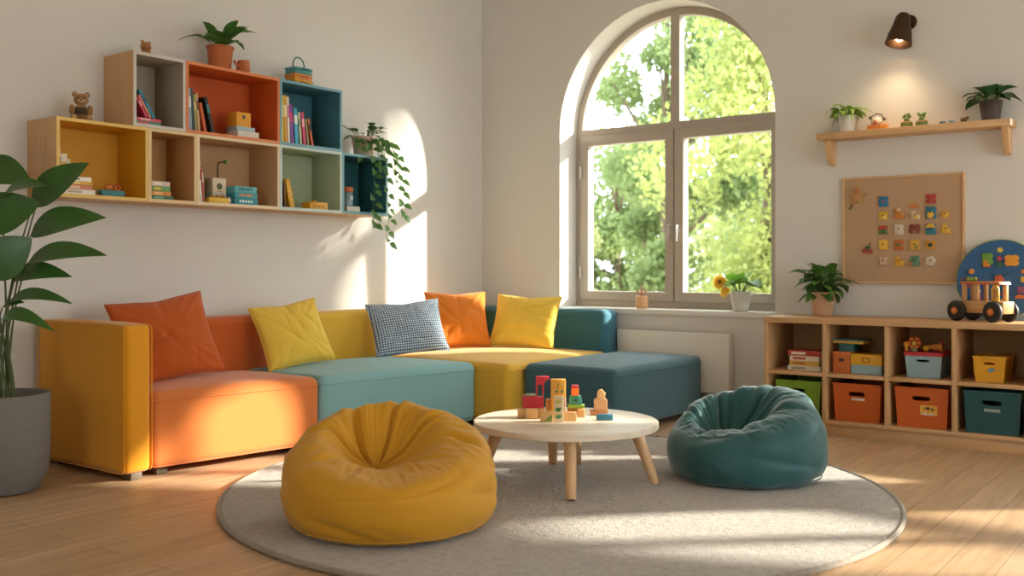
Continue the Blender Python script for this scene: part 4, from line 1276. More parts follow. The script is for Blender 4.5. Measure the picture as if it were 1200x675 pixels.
# wall lamp
M_BRZ = plain('dark_bronze', '#4A3526', .4, .1, 30, 0, .7)
lx = sx(1066, 0)
r = thing('wall_lamp', 'small bronze wall lamp shining down on the wooden shelf', 'lamp', (lx, 0, 2.50), 0)
b = B(); cyl(b, (0, -.014, 0), .045, .013, 28, .003, 'y'); obj('wall_plate', b, M_BRZ, r)
b = B(); tube(b, [(0, -.012, 0), (0, -.05, .004), (-.006, -.085, -.012)], .009, 12); obj('arm', b, M_BRZ, r)
TL = Matrix.Translation((-.022, -.115, -.075)) @ Matrix.Rotation(rad(7), 4, 'Y') @ Matrix.Rotation(rad(-12), 4, 'X')
b = B(); lathe(b, [(.078, -.08), (.068, -.02), (.052, .04), (.044, .09), (.030, .112), (.012, .118), (.010, .113), (.026, .106), (.040, .087), (.048, .04), (.063, -.02), (.074, -.08)], 36, TL, cap=False)
bmesh.ops.remove_doubles(b, verts=b.verts[:], dist=1e-5)
obj('lamp_shade', b, M_BRZ, r)
b = B(); ball(b, (0, 0, -.03), (.028, .028, .032), 20, TL); obj('bulb', b, glow('bulb_glow', '#FFD9A0', 22), r)
ld = bpy.data.lights.new('lamp_light', 'SPOT'); ld.energy = 17; ld.color = (1.0, .72, .42); ld.spot_size = rad(140); ld.spot_blend = 1.0; ld.shadow_soft_size = .03
lo = bpy.data.objects.new('lamp_light', ld); COL.objects.link(lo); lo.parent = r
lo.matrix_local = TL @ Matrix.Translation((0, 0, -.07)) @ Matrix.Rotation(rad(-12), 4, 'X')

# small things on the wooden shelf
r = thing('toy_block', 'orange wooden block pair under a small teapot on the shelf', 'toy', (sx(1029), -.085, WSZ))
b = B(); box(b, -.058, .016, -.03, .03, 0, .033, .003); obj('long_block', b, paint('#C97A34'), r)
b = B(); box(b, .018, .056, -.03, .03, 0, .034, .003); obj('short_block', b, paint('#D9923E'), r)
r = thing('teapot', 'tiny white teapot with a dark handle on orange blocks', 'toy', (sx(1027), -.085, WSZ + .0345))
b = B(); lathe(b, [(.022, 0), (.034, .014), (.034, .028), (.024, .042), (0, .046)], 24); obj('pot_body', b, paint('#D8CBB8', .3), r)
b = B(); tube(b, [(-.03, 0, .03), (-.026, 0, .055), (0, 0, .068), (.03, 0, .062), (.043, 0, .04)], .0035, 8); obj('handle', b, paint('#4A4030'), r)
for c in ((-.036, 0, .046), (.047, 0, .032)):
    b = B(); ball(b, c, .0105); obj('bead', b, paint('#5A5038'), r)
b = B(); ball(b, (.004, -.033, .012), (.012, .006, .012)); obj('mark', b, paint('#B86A3A'), r)
for k, (u, lab) in enumerate(((1062.5, 'small green planter with a sprout nearer the teapot'), (1080, 'small green planter with a sprout farther from the teapot'))):
    r = thing('sprout_planter', lab, 'plant', (sx(u), -.085, WSZ), 0, 'little planters on the wooden shelf')
    b = B(); lathe(b, [(.026, 0), (.034, .006), (.035, .026), (.033, .028), (0, .026)], 24); obj('planter', b, paint('#6E8040', .6), r)
    b = B(); cyl(b, (0, 0, .0285), .0335, .007, 24, .002); obj('rim', b, paint('#B88A4A'), r)
    sb, fb = B(), B(); rnd = random.Random(k + 3)
    cyl(fb, (0, 0, .0355), .016, .018, 14, .003)
    for i in range(6):
        a = i * 1.1 + k; t_ = Vector((math.cos(a) * .018, math.sin(a) * .014, .062 + .006 * (i % 3)))
        tube(sb, [(0, 0, .05), t_], .0018, 6); ball(fb, t_ + Vector((0, 0, .005)), (.009, .009, .009), 12)
    obj('stems', sb, M_STEM, r); obj('leaves', fb, L_LITE, r)
for u, c, lab in ((1105, '#5E88A6', 'tiny blue cup on the wooden shelf nearer the planters'), (1115.5, '#6FA0BE', 'tiny pale blue cup on the wooden shelf beside the brown animal')):
    r = thing('toy_cup', lab, 'toy', (sx(u), -.1, WSZ), 0, 'tiny blue cups')
    b = B(); lathe(b, [(.010, 0), (.016, .012), (.018, .018), (.015, .018), (.009, .004), (0, .003)], 18); obj('bowl', b, paint(c), r)
    b = B(); tube(b, [(.015, 0, .014), (.024, 0, .012), (.016, 0, .006)], .002, 6); obj('handle', b, paint(c), r)
r = thing('toy_animal', 'small brown toy animal on the shelf beside the dark plant', 'toy', (sx(1131), -.1, WSZ))
b = B(); ball(b, (-.004, 0, .02), (.02, .014, .014)); obj('body', b, paint('#7A5A40'), r)
b = B(); ball(b, (.016, 0, .03), (.010, .009, .009)); obj('head', b, paint('#8A6A4A'), r)
for dx in (-.014, .006):
    for dy in (-.008, .008):
        b = B(); cyl(b, (dx, dy, 0), .005, .015, 8); obj('leg', b, paint('#6A4C34'), r)

# pin board
def board_mat():
    t = NT('cork_board'); c = lin('#BC9A78')
    mp = t.coord(); a = t.n('ShaderNodeTexNoise'); a.inputs['Scale'].default_value = 130; a.inputs['Detail'].default_value = 4
    t.l(mp, 'Vector', a, 'Vector'); x = t.mix((a, 'Fac'), mul(c, .86), mul(c, 1.1)); t.t.links.new(x.outputs[2], t.b.inputs['Base Color'])
    t.b.inputs['Roughness'].default_value = .95; t.bump(a, 'Fac', .2, .002); return t.m
BX0, BX1, BZ0, BZ1 = 2.93, 3.652, .902, 1.568
r = thing('pin_board', 'large tan pin board with a thin wooden frame on the back wall', 'board', (0, 0, 0))
b = B(); box(b, BX0 + .012, BX1 - .012, -.014, -.001, BZ0 + .012, BZ1 - .012); obj('cork_panel', b, board_mat(), r)
b = B(); prism(b, rrect(BX0, BX1, BZ0, BZ1, .012), [rrect(BX0 + .013, BX1 - .013, BZ0 + .013, BZ1 - .013, .006)[::-1]], -.022, -.001, 'xz', bev=.002); obj('frame', b, M_OAK, r)
M_KNOB = paint('#3A2A1E')
def two(c1, c2): return c1, c2
SH = {
 'petal': lambda s: [(s * x, s * y) for x, y in polar(lambda a: .42 + .10 * math.cos(4 * a + PI))],
 'block': lambda s: [(s * x, s * y) for x, y in ([(-.42, -.48), (.36, -.48), (.46, -.38), (.46, -.12), (.34, .0), (.44, .12), (.44, .36), (.34, .48), (-.42, .48), (-.36, .2), (-.46, 0), (-.36, -.2)])],
 'round': lambda s: [(s * x, s * y) for x, y in polar(lambda a: .43 + .05 * math.cos(5 * a))],
 'wing': lambda s: [(s * x, s * y) for x, y in polar(lambda a: .32 + .2 * abs(math.cos(a)) ** .6 * abs(math.sin(2 * a)) ** .5)],
 'cross': lambda s: [(s * x, s * y) for x, y in polar(lambda a: .33 + .19 * math.cos(4 * a - PI) ** 3)],
 'dog': lambda s: [(s * x, s * y) for x, y in ([(-.45, -.45), (.42, -.45), (.5, -.1), (.36, .05), (.1, .05), (.05, .3), (-.1, .5), (-.22, .36), (-.4, .3), (-.42, .1), (-.28, .0)])],
 'ell': lambda s: [(s * x, s * y) for x, y in ([(-.4, -.5), (.5, -.5), (.5, -.05), (.2, .05), (.12, .5), (-.25, .5), (-.4, .2)])],
 'dome': lambda s: [(s * x, s * y) for x, y in ([(-.5, 0), (.5, 0)] + [(.5 * math.cos(a), .42 * math.sin(a)) for a in [PI * i / 12 for i in range(1, 12)]])],
}
def pin_piece(label, zx, zy, shape, c1, size=.060, extra=None, knob=True):
    """zx, zy: place on the board in the photo (zoomed crop)"""
    u, v = 970 + zx * .2222, 190 + zy * .2222
    p = at_y(u, v, -.02); size *= 1.12
    r = thing('wooden_puzzle_piece', label, 'toy', (p.x, -.0142, p.z), 0, 'wooden puzzle pieces on the pin board')
    b = B(); prism(b, SH[shape](size), (), -.011, -.0002, 'xz', bev=.0015); obj('piece_body', b, paint(c1), r)
    if extra:
        for k, (sh, ox, oz, s2, c2) in enumerate(extra):
            b = B(); prism(b, [(x + ox * size, z + oz * size) for x, z in SH[sh](size * s2)], (), -.0145, -.0112, 'xz', bev=.0008); obj('painted_shape', b, paint(c2), r)
    if knob:
        b = B(); cyl(b, (.0, -.0195, .004), .0042, .0085, 12, .001, 'y'); obj('peg', b, M_KNOB, r)
    return r
Y1, O1, R1, G1, T1, W1 = '#DFAE33', '#D07A2C', '#B8382C', '#4F7A3A', '#2F7486', '#D3C2AE'
pin_piece('blue petal shaped wooden piece at the top of its column', 293, 208, 'block', '#2E6E96', .060, [('round', 0, 0, .22, '#C94A3A')], False)
pin_piece('red bear shaped wooden piece, topmost on the board', 545, 193, 'petal', '#B23A34', .066)
pin_piece('yellow wooden piece with an ear below the blue one', 293, 284, 'petal', Y1, .060, [('round', .1, -.1, .4, '#EBCB6A')])
pin_piece('orange sitting animal piece with a cream head', 377, 272, 'dog', '#C9802E', .064, [('round', .0, .34, .42, '#DDBB8A')])
pin_piece('orange mushroom cap piece above the cream animal', 457, 240, 'dome', '#D27A30', .050, None, False)
pin_piece('cream and yellow animal piece under the orange cap', 460, 279, 'dog', '#DCC49A', .054, [('round', .1, -.2, .4, Y1)])
pin_piece('teal and yellow flower piece below the red bear', 543, 266, 'block', T1, .066, [('round', 0, -.18, .62, Y1)])
pin_piece('small yellow round piece in the last column, upper one', 620, 275, 'round', Y1, .042)
pin_piece('red and green flower piece in the first column', 293, 357, 'cross', G1, .068, [('dome', 0, .02, .8, R1)])
pin_piece('pale cream wooden piece beside the red and green flower', 375, 355, 'block', W1, .058)
pin_piece('dark red butterfly wooden piece in the middle of the board', 458, 352, 'wing', '#7E3026', .066, [('round', -.02, -.24, .36, '#8A6A3A')])
pin_piece('teal piece with a yellow top edge', 543, 353, 'block', T1, .060, [('dome', 0, .12, .85, Y1)])
pin_piece('small yellow boot shaped piece in the last column, lower one', 622, 352, 'ell', Y1, .048)
pin_piece('plain yellow wooden piece above the pink cross', 293, 437, 'block', '#E2B23A', .056)
pin_piece('orange piece with a green stripe in the fourth row', 375, 437, 'block', '#C8642E', .056, [('dome', 0, -.1, .7, '#7A8A4A')])
pin_piece('yellow piece with a green petal in the fourth row', 458, 437, 'block', '#D9AA3A', .056, [('round', .18, -.2, .4, '#7E8A3C')])
pin_piece('amber piece with a dark green centre', 543, 437, 'petal', '#D08E28', .062, [('round', 0, 0, .42, '#2F4A32')])
pin_piece('pale pink cross shaped wooden piece in the bottom row', 293, 522, 'cross', '#D6AE96', .062)
pin_piece('yellow wooden piece in the bottom row', 375, 522, 'dog', '#DDA632', .058)
pin_piece('sage green piece with an orange foot in the bottom row', 458, 520, 'block', '#5E8466', .058, [('round', -.3, -.3, .34, O1)])
pin_piece('cream rounded piece at the end of the bottom row', 543, 522, 'round', '#CDBFA6', .062)
# cherries
p = at_y(970 + 210 * .2222, 190 + 462 * .2222, -.02)
r = thing('cherry_piece', 'pair of red wooden cherries with a green leaf on the pin board', 'toy', (p.x, -.0142, p.z), 0)
for dx, dz in ((-.017, -.008), (.016, -.012)):
    b = B(); cyl(b, (dx, -.011, dz), .0155, .0105, 20, .002, 'y'); obj('cherry', b, paint('#A8402C'), r)
b = B(); tube(b, [(-.014, -.006, .006), (.004, -.006, .022), (.018, -.006, .045)], .002, 6); tube(b, [(.014, -.006, .004), (.012, -.006, .02), (.018, -.006, .045)], .002, 6); obj('stalk', b, paint('#6A5A34'), r)
b = B(); prism(b, [(x * .03 + .002, z * .016 + .012) for x, z in polar(lambda a: .5 + .1 * math.cos(2 * a))], (), -.013, -.004, 'xz'); obj('leaf', b, paint('#3F6A36'), r)
# teddy shaped figure
p = at_y(970 + 158 * .2222, 190 + 182 * .2222, -.02)
r = thing('bear_piece', 'tan wooden bear figure with spread arms on the pin board', 'toy', (p.x, -.0142, p.z), 0)
M_TAN = paint('#B78A58'); 
b = B(); prism(b, [(x * .115, z * .125) for x, z in polar(lambda a: .36 + .16 * math.cos(5 * (a - PI / 2)))], (), -.012, -.0002, 'xz', bev=.002); obj('figure_body', b, M_TAN, r)
b = B(); cyl(b, (0, -.0245, .035), .019, .012, 20, .003, 'y'); h = obj('head', b, paint('#C0884A'), r)
b = B(); cyl(b, (0, -.0285, .034), .006, .0035, 12, 0, 'y'); obj('nose', b, paint('#8A3A2A'), h)
for dx in (-.014, .014):
    b = B(); cyl(b, (dx, -.022, .05), .007, .009, 12, .001, 'y'); obj('ear', b, M_TAN, h)
p = at_y(970 + 120 * .2222, 190 + 238 * .2222, -.02)
r = thing('snake_piece', 'tiny olive curled wooden piece below the bear figure', 'toy', (p.x, -.0142, p.z), 0)
b = B(); tube(b, [(-.012, -.005, -.006), (-.004, -.005, -.012), (.006, -.005, -.006), (.0, -.005, .004), (.008, -.005, .012), (.013, -.005, .006)], [.0035, .0042, .0045, .0042, .004, .003], 8); obj('piece_body', b, paint('#5A5A2C'), r)

# ================================================================== low cabinet
CX0, CH, CF = 2.59, .70, -.45
PITCH, T_ = .3625, .022
ncol = 5
CX1 = CX0 + PITCH * ncol + T_
cab = thing('low_cabinet', 'long low wooden cabinet of open compartments along the back wall', 'cabinet', (0, 0, 0))
CB = -.018
b = B(); box(b, CX0 - .002, CX1 + .002, CF - .002, CB, CH - .036, CH, .002); obj('top_panel', b, M_CAB, cab)
b = B(); box(b, CX0 + .002, CX1 - .002, CF + .012, CB, 0, .068, .001); obj('plinth', b, M_CAB, cab)
b = B(); box(b, CX0, CX1, CF, CB, .0685, .092, .0015); obj('bottom_panel', b, M_CAB, cab)
for k in range(ncol + 1):
    x = CX0 + PITCH * k
    b = B(); box(b, x, x + T_, CF, CB, .0925, CH - .0365, .001); obj('upright', b, M_CABZ, cab)
MSZ = .372
for k in range(ncol):
    x = CX0 + PITCH * k
    b = B(); box(b, x + T_ + .0004, x + PITCH - .0004, CF, CB - .001, MSZ - .022, MSZ, .001); obj('shelf_board', b, M_CAB, cab)
b = B(); box(b, CX0 + T_, CX1 - T_, CB + .0005, CB + .006, .07, CH - .03); obj('back_panel', b, plain('hardboard_back', '#A67C50', .8, .05, 10), cab)
Lo, Mi = .0925, MSZ + .0005

def bin_(label, u0, u1, z, h, d, hexc, yf=CF + .03, rim=None, slot_h=.3, sticker=None, group='storage bins in the low cabinet', taper=.012, name='storage_bin'):
    x0, x1 = xy(u0, yf), xy(u1, yf)
    w = x1 - x0; r = thing(name, label, 'bin', ((x0 + x1) / 2, yf, z), 0, group)
    m = paint(hexc, .45); hw = w / 2; t = .004
    def sx_(zz): return hw - taper * (1 - zz / h)
    # front wall with a real grip hole
    gw = min(.055, hw * .34); gz0, gz1 = h * .68, h * .80
    outer = [(-sx_(.0), 0), (sx_(.0), 0), (sx_(h), h), (-sx_(h), h)]
    hole = rrect(-gw, gw, gz0, gz1, (gz1 - gz0) * .48, 5)
    b = B()
    prism(b, outer, [hole[::-1]], 0, t, 'xz')
    for v in b.verts: v.co.y += taper * (1 - v.co.z / h)
    prism(b, outer, (), d - t, d, 'xz')
    for sgn in (-1, 1):
        q = B()
        ring = [(sgn * sx_(0), 0), (sgn * sx_(h), h), (sgn * (sx_(h) - t), h), (sgn * (sx_(0) - t), 0)]
        prism(q, ring, (), .001, d - .001, 'xz')
        for v in q.verts:
            if v.co.y < d / 2: v.co.y += taper * (1 - v.co.z / h)
        merge(b, q)
    box(b, -sx_(0) + .001, sx_(0) - .001, taper + .001, d - .001, 0, .004)
    obj('bin_body', b, m, r)
    b = B(); prism(b, rrect(-hw - .005, hw + .005, -.005, d + .003, .012), [rrect(-hw + .003, hw - .003, .003, d - .004, .008)[::-1]], h - .008, h + .003, 'xy', bev=.0015); obj('rim', b, paint(rim or hexc, .45), r)
    b = B(); loop = [(x, -.001 + taper * (1 - zz / h), zz) for x, zz in hole]; tube(b, loop, .0022, 6, True); obj('grip_edge', b, m, r)
    if sticker == 'bar':
        b = B(); box(b, -.03, .045, -.0015, 0, h * .57, h * .635, .0005); M_ = Matrix.Identity(4)
        for v in b.verts: v.co.y += taper * (1 - v.co.z / h) - .0006
        obj('white_label', b, paint('#D9CDBE'), r)
    if sticker == 'picture':
        b = B(); prism(b, rrect(-.008, .085, h * .33, h * .58, .008), (), -.0015, 0, 'xz')
        for v in b.verts: v.co.y += taper * (1 - v.co.z / h) - .0006
        st = obj('picture_label', b, paint('#E0A63C'), r)
        b = B()
        for dx, dz, rr in ((.036, .50, .010), (.02, .505, .005), (.055, .5, .005), (.062, .47, .007)): cyl(b, (dx, -.0032 + taper * (1 - dz), h * dz), rr, .0012, 14, 0, 'y')
        obj('dark_print', b, paint('#4A3A28'), st)
        b = B()
        for k in range(5): box(b, -.002 + k * .016, .010 + k * .016, -.003 + taper * .64, -.0018 + taper * .64, h * .335, h * (.36 + .03 * (k % 2)))
        obj('pale_print', b, paint('#D6D3D0'), st)
    if sticker == 'dot':
        b = B(); cyl(b, (0.005, -.0018 + taper * .52, h * .48), .012, .0014, 18, 0, 'y'); cyl(b, (.022, -.0018 + taper * .5, h * .5), .008, .0014, 14, 0, 'y'); obj('round_sticker', b, paint('#5E8AA6'), r)
    if sticker == 'rings':
        b = B()
        for k in range(5): tube(b, [Vector((-.032 + k * .016 + .007 * math.cos(a), -.001 + taper * .45, h * .56 + .007 * math.sin(a))) for a in [2 * PI * i / 12 for i in range(12)]], .002, 6, True)
        obj('ring_print', b, paint('#C9D2CC'), r)
    if sticker == 'orange':
        b = B(); cyl(b, (-.01, -.0018 + taper * .5, h * .56), .014, .0014, 18, 0, 'y'); obj('round_sticker', b, paint('#D08A2E'), r)
    return r
DB = .36
bin_('lime green storage bin in the bottom row behind the teal bean bag', 908.5, 961.5, Lo, .218, DB, '#76981E', sticker='orange')
bin_('orange storage bin with a small white bar label', 976, 1032.5, Lo, .222, DB, '#C65A14', sticker='bar')
bin_('orange storage bin with a yellow picture label', 1048.5, 1111.5, Lo, .226, DB, '#C85C12', sticker='picture')
bin_('dark teal storage bin with a row of pale rings', 1129, 1197, Lo, .232, DB, '#124C50', sticker='rings')
bin_('light blue storage bin with a red rim and toys on top', 1060, 1104, Mi, .135, .22, '#8FA9B2', CF + .05, '#C0303A', group='storage bins on the middle shelf')
bin_('yellow storage bin on the middle shelf near the toy car', 1140, 1178.5, Mi, .140, .24, '#DFA012', CF + .05, sticker='dot', group='storage bins on the middle shelf')
# boards laid on the blue bin for the toys
def cabx(u, y=CF + .06): return xy(u, y)
rt = CF + .05
lid = B(); box(lid, -.13, .13, 0, .215, 0, .006, .002)
xl = (xy(1060, rt) + xy(1104, rt)) / 2
wl = xy(1104, rt) - xy(1060, rt)
lid = B(); box(lid, -wl / 2 - .004, wl / 2 + .004, -.004, .222, 0, .008, .002)
single('bin_lid', lid, paint('#C0303A'), 'flat red lid lying on the light blue bin', 'lid', (xl, rt, Mi + .1385))
LZ = Mi + .1472
r = thing('flower_toy', 'round red and yellow flower toy on the red lid', 'toy', (xy(1071, rt + .05), rt + .07, LZ), 0)
b = B(); cyl(b, (0, -.012, .048), .036, .024, 28, .006, 'y'); obj('wheel', b, paint('#B84A2C'), r)
b = B()
for k in range(6): ball(b, (.027 * math.cos(k * PI / 3), -.016, .048 + .027 * math.sin(k * PI / 3)), (.012, .01, .012), 12)
obj('petals', b, paint('#C9702A'), r)
b = B(); ball(b, (0, -.02, .048), (.012, .01, .012)); obj('centre', b, paint('#C9B43A'), r)
b = B(); box(b, -.018, .018, -.02, .02, 0, .03, .004); obj('stand', b, paint('#7E8A5A'), r)
b = B(); ball(b, (-.044, -.01, .038), .017); obj('ball', b, paint('#D99A2A'), r)
b = B(); cyl(b, (-.044, -.01, 0), .010, .024, 14); obj('ball_stand', b, paint('#C98A2A'), r)
r = thing('horn_toy', 'yellow and brown cone shaped toy lying on the red lid', 'toy', (xy(1091, rt + .05), rt + .07, LZ), 0)
b = B(); lathe(b, [(.010, 0), (.014, .02), (.026, .075), (.028, .08), (0, .078)], 24, Matrix.Translation((-.02, 0, .028)) @ Matrix.Rotation(PI / 2 - .0, 4, 'Y')); obj('cone', b, paint('#C98232'), r)
b = B(); ball(b, (-.03, -.005, .019), .019); obj('ball', b, paint('#D9A02A'), r)
b = B(); tube(b, [(.05, -.01, .05), (.062, -.012, .066)], [.006, .004], 8); obj('tip', b, paint('#B8402C'), r)
# boxes on the middle shelf
G = 'boxes in the second compartment'
yq = CF + .05
def cbx(name, label, u0, u1, z, h, d, c1, c2, lid, y0=yq, mark=None):
    x0, x1 = xy(u0, y0), xy(u1, y0)
    return carton(name, label, ((x0 + x1) / 2, y0 + d / 2, z), 0, x1 - x0, d, h, c1, c2, mark, lid, G)
o = cbx('storage_box', 'orange storage box on the middle shelf under a teal box', 976, 996, Mi, .128, .16, '#C4662A', '#CC6E30', .02)
b = B(); prism(b, [(-.016, .088), (.016, .088), (.012, .070), (-.012, .070)], (), -.0815, -.0795, 'xz'); obj('grip_shade', b, paint('#2A1C14'), o)  # solid dark plate standing in for the shade inside a grip hole
o = cbx('storage_box', 'pale blue storage box with a deep yellow lid', 997.2, 1033, Mi, .118, .17, '#8FAAB0', '#DDA42A', .062)
b = B(); prism(b, rrect(-.022, .022, .072, .10, .008), [rrect(-.017, .017, .076, .096, .006)[::-1]], -.090, -.0872, 'xz'); obj('grip_frame', b, paint('#6A4A1E'), o)
o = cbx('storage_box', 'small dark teal box with a wide yellow lid on the orange box', 983, 1000, Mi + .1286, .048, .12, '#2A5E60', '#2A5E60', 0, yq + .02)
o = cbx('flat_lid_tray', 'thin yellow and grey tray laid over the dark teal box', 976, 1012, Mi + .1774, .022, .15, '#C49A34', '#5E7A7C', .008, yq + .015)
# stack of books in the first compartment
x0 = xy(923, CF + .06)
z = Mi
for lab, t, w, c, band in (('white book at the bottom of the stack in the first compartment', .030, .205, '#D9CDBA', '#A08A70'), ('yellow book second from the bottom in the first compartment', .028, .185, '#D6A848', '#B86A34'), ('cream book under the red one in the first compartment', .030, .185, '#E0D2BC', '#B8503A'), ('red book on top of the stack in the first compartment', .032, .205, '#B03A30', '#E6D6C2')):
    r = book(lab, 'books in the low cabinet', x0 + (.0 if w > .2 else .012), CF + .06, z, t, w, .15, c, 0, True, band, -90)
    z += t + .0006

# ------------------------------------------------------------------ on the cabinet
TOPC = CH + .0005
# round activity board leaning on the wall
rr = .235
M_BLUE = plain('board_blue', '#2A5E8E', .5, .06, 20)
r = thing('activity_board', 'round blue activity board with painted wooden toys leaning on the wall', 'toy', (3.85, -.097, TOPC), 0)
r.rotation_euler = (rad(-8), 0, 0)
b = B(); cyl(b, (0, -.008, rr), rr - .006, .014, 72, .002, 'y'); obj('disc', b, M_BLUE, r)
b = B(); tube(b, [Vector(((rr - .006) * math.cos(2 * PI * i / 80), -.001, rr + (rr - .006) * math.sin(2 * PI * i / 80))) for i in range(80)], .0058, 8, True); obj('rim', b, paint('#8E9A3A'), r)
def deco(name, shape, x, z, s, c, th=.010, parent=r):
    b = B(); prism(b, [(px + x, pz + rr + z) for px, pz in SH[shape](s)], (), -.009 - th, -.0085, 'xz', bev=.001); return obj(name, b, paint(c), parent)
deco('bee', 'round', .0, .17, .034, '#C2B040'); 
o = deco('wooden_animal', 'block', -.066, .118, .068, '#6E9A3A'); deco('wooden_base', 'ell', -.07, .09, .040, '#D0802A', .013)
deco('red_block', 'round', -.002, .12, .034, '#A83242'); deco('green_block', 'block', .0, .085, .034, '#2F6A5A')
o = deco('butterfly', 'wing', .062, .108, .085, '#DB9A2E')
deco('disc_toy', 'round', -.148, .045, .036, '#D98A34'); deco('clock_knob', 'round', .0, .0, .056, '#C2552A', .014)
deco('orange_disc', 'round', .125, .045, .030, '#CF7040'); deco('orange_disc', 'round', .165, .05, .036, '#C9642E')
deco('yellow_tile', 'block', .125, .0, .034, '#C7A63A'); deco('yellow_tile', 'block', .165, .0, .034, '#D9A850')
deco('pink_piece', 'petal', .115, -.06, .05, '#8E4A6A'); deco('orange_fish', 'dome', .11, -.11, .055, '#C9662E'); deco('red_piece', 'dome', -.01, -.09, .05, '#B8503A')
deco('purple_piece', 'dome', -.14, -.05, .06, '#8E3A5E'); deco('yellow_piece', 'block', .0, -.14, .05, '#C9A23A'); deco('green_piece', 'block', -.12, -.14, .05, '#5E7A34'); deco('green_piece', 'block', .07, -.15, .045, '#3F6A4A')
b = B(); tube(b, [(-.205, -.02, rr), (-.10, -.02, rr)], .003, 8); o = obj('bead_rod', b, paint('#B8402C'), r)
for x in (-.165, -.145, -.125):
    b = B(); ball(b, (x, -.02, rr), (.011, .013, .013)); obj('bead', b, paint('#8E9A3A'), o)
b = B(); tube(b, [(0, -.02, rr), (-.05, -.012, rr + .03)], .0025, 6); tube(b, [(0, -.02, rr), (.06, -.012, rr + .045)], .0025, 6); tube(b, [(0, -.02, rr - .02), (-.004, -.014, rr - .08)], .003, 6); obj('clock_hand', b, paint('#1F3A54'), r)

# wooden toy car
p = at_z(1150, 376, TOPC)
car = thing('toy_car', 'wooden toy car with big black wheels on the low cabinet', 'toy', (3.80, -.275, TOPC), rad(-27))
M_TW = wood('car_wood', '#CF9F68', .86, .5, 'x', 2)
WR = .058
for x in (-.117, .117):
    for y in (-.066, .066):
        b = B(); cyl(b, (x, y - .016, WR), WR, .032, 40, .009, 'y'); w_ = obj('wheel', b, plain('black_rubber', '#1E1B19', .6, .1, 30), car)
        b = B(); s = -1 if y < 0 else 1
        cyl(b, (x, y + s * .016 - (.006 if s < 0 else 0), WR), .020, .006, 24, .002, 'y'); hb = obj('hub', b, paint('#CE6A2A'), w_)
        b = B(); ball(b, (x, y + s * .023, WR), (.007, .004, .007), 12); obj('hub_cap', b, paint('#E09A5A'), hb)
b = B()
for x in (-.117, .117): cyl(b, (x, -.066, WR), .006, .132, 12, 0, 'y')
obj('axle', b, M_TW, car)
b = B(); box(b, -.105, .165, -.046, .046, .047, .115, .004); obj('chassis', b, M_TW, car)
for x, h in ((-.088, .092), (-.005, .105), (.12, .092)):
    b = B(); box(b, x - .011, x + .011, -.046, -.026, .1155, .1155 + h, .003); obj('post', b, M_TW, car)
    b = B(); box(b, x - .011, x + .011, .026, .046, .1155, .1155 + h, .003); obj('post', b, M_TW, car)
b = B(); prism(b, [(-.118, .208), (.148, .208), (.138, .224), (-.106, .224)], (), -.048, .048, 'xz', bev=.003); obj('roof', b, paint('#C4703A'), car)
b = B(); prism(b, [(.098, .116), (.146, .116), (.146, .185), (.13, .206), (.112, .206), (.098, .185)], [[(.109, .128), (.109, .18), (.135, .18), (.135, .128)]], -.056, -.0475, 'xz', bev=.002); obj('windscreen_frame', b, paint('#D9A83A'), car)
b = B(); box(b, .112, .152, -.0475, -.046, .068, .105, .001); obj('green_sticker', b, paint('#7E9A4A'), car)
b = B(); lathe(b, [(.016, 0), (.018, .03), (.010, .04)], 18, Matrix.Translation((-.03, 0, .1155))); obj('driver_body', b, paint('#B8483A'), car)
b = B(); ball(b, (-.03, 0, .168), .016); obj('driver_head', b, paint('#D9B07A'), car)

# ================================================================== building blocks on the coffee table
def tpos(u, v): return at_z(u, v, TZ)
U_ = 130 / 1097.0
def tb(zx): return 600 + zx * U_
def tv(zy): return 430 + zy * U_
PXM = lambda d: d / FPX * U_                     # metres per zoom pixel
TG = 'building blocks on the coffee table'
def blk(name, label, zx0, zx1, zy0, zy1, depth, mat, z=TZ, base_v=None, dd=0.0, bev=.003, parts=None, rz=0.0, outline=None, holes=(), cat='toy block', h=None):
    """front face of the block as it appears in the photo; z = surface it stands on, base_v = zoom row of the table contact below it"""
    bv = base_v if base_v is not None else zy1
    d = FPX * (1 - TZ) / (tv(bv) - HORIZON) + dd
    s = PXM(d); w = (zx1 - zx0) * s; hh = h if h else (zy1 - zy0) * s
    c = at_d(tb((zx0 + zx1) / 2), 400, d)
    r = thing(name, label, cat, (c.x + FV.x * depth / 2, c.y + FV.y * depth / 2, z + .0004), YAW + rad(rz), TG)
    b = B()
    if outline: prism(b, [(x * w, zz * hh) for x, zz in outline], [[(x * w, zz * hh) for x, zz in hl] for hl in holes], -depth / 2, depth / 2, 'xz', bev=bev * .6)
    else: box(b, -w / 2, w / 2, -depth / 2, depth / 2, 0, hh, bev)
    obj('block_body', b, mat, r)
    return r, w, hh
def top(rwh, z=TZ): return z + .0004 + rwh[2]
a = blk('wooden_block', 'plain wooden cube at the left end under the red block', 55, 137, 412, 508, .04, M_BLOCK)
a2 = blk('wooden_block', 'plain wooden block in the middle under the red block', 139, 258, 412, 515, .045, M_BLOCK, h=a[2])
a3 = blk('wooden_block', 'plain wooden cube at the right under the red block', 260, 326, 412, 505, .04, M_BLOCK, h=a[2])
zt = top(a)
rb = blk('castle_block', 'wide red block with a wavy top on the wooden cubes', 105, 314, 288, 412, .034, paint('#B8262E'), zt, 508, .006, outline=[(-.5, 0), (.5, 0), (.5, .95), (.3, .90), (.12, .93), (.0, 1.0), (-.12, .93), (-.3, .92), (-.5, 1.0)])
zr = zt + .0004 + rb[2] * .95
blk('flat_block', 'thin pale green plate lying on the red block', 140, 232, 262, 276, .03, paint('#9AAE8E'), zt + rb[2] + .0006, 508, .008, .001)
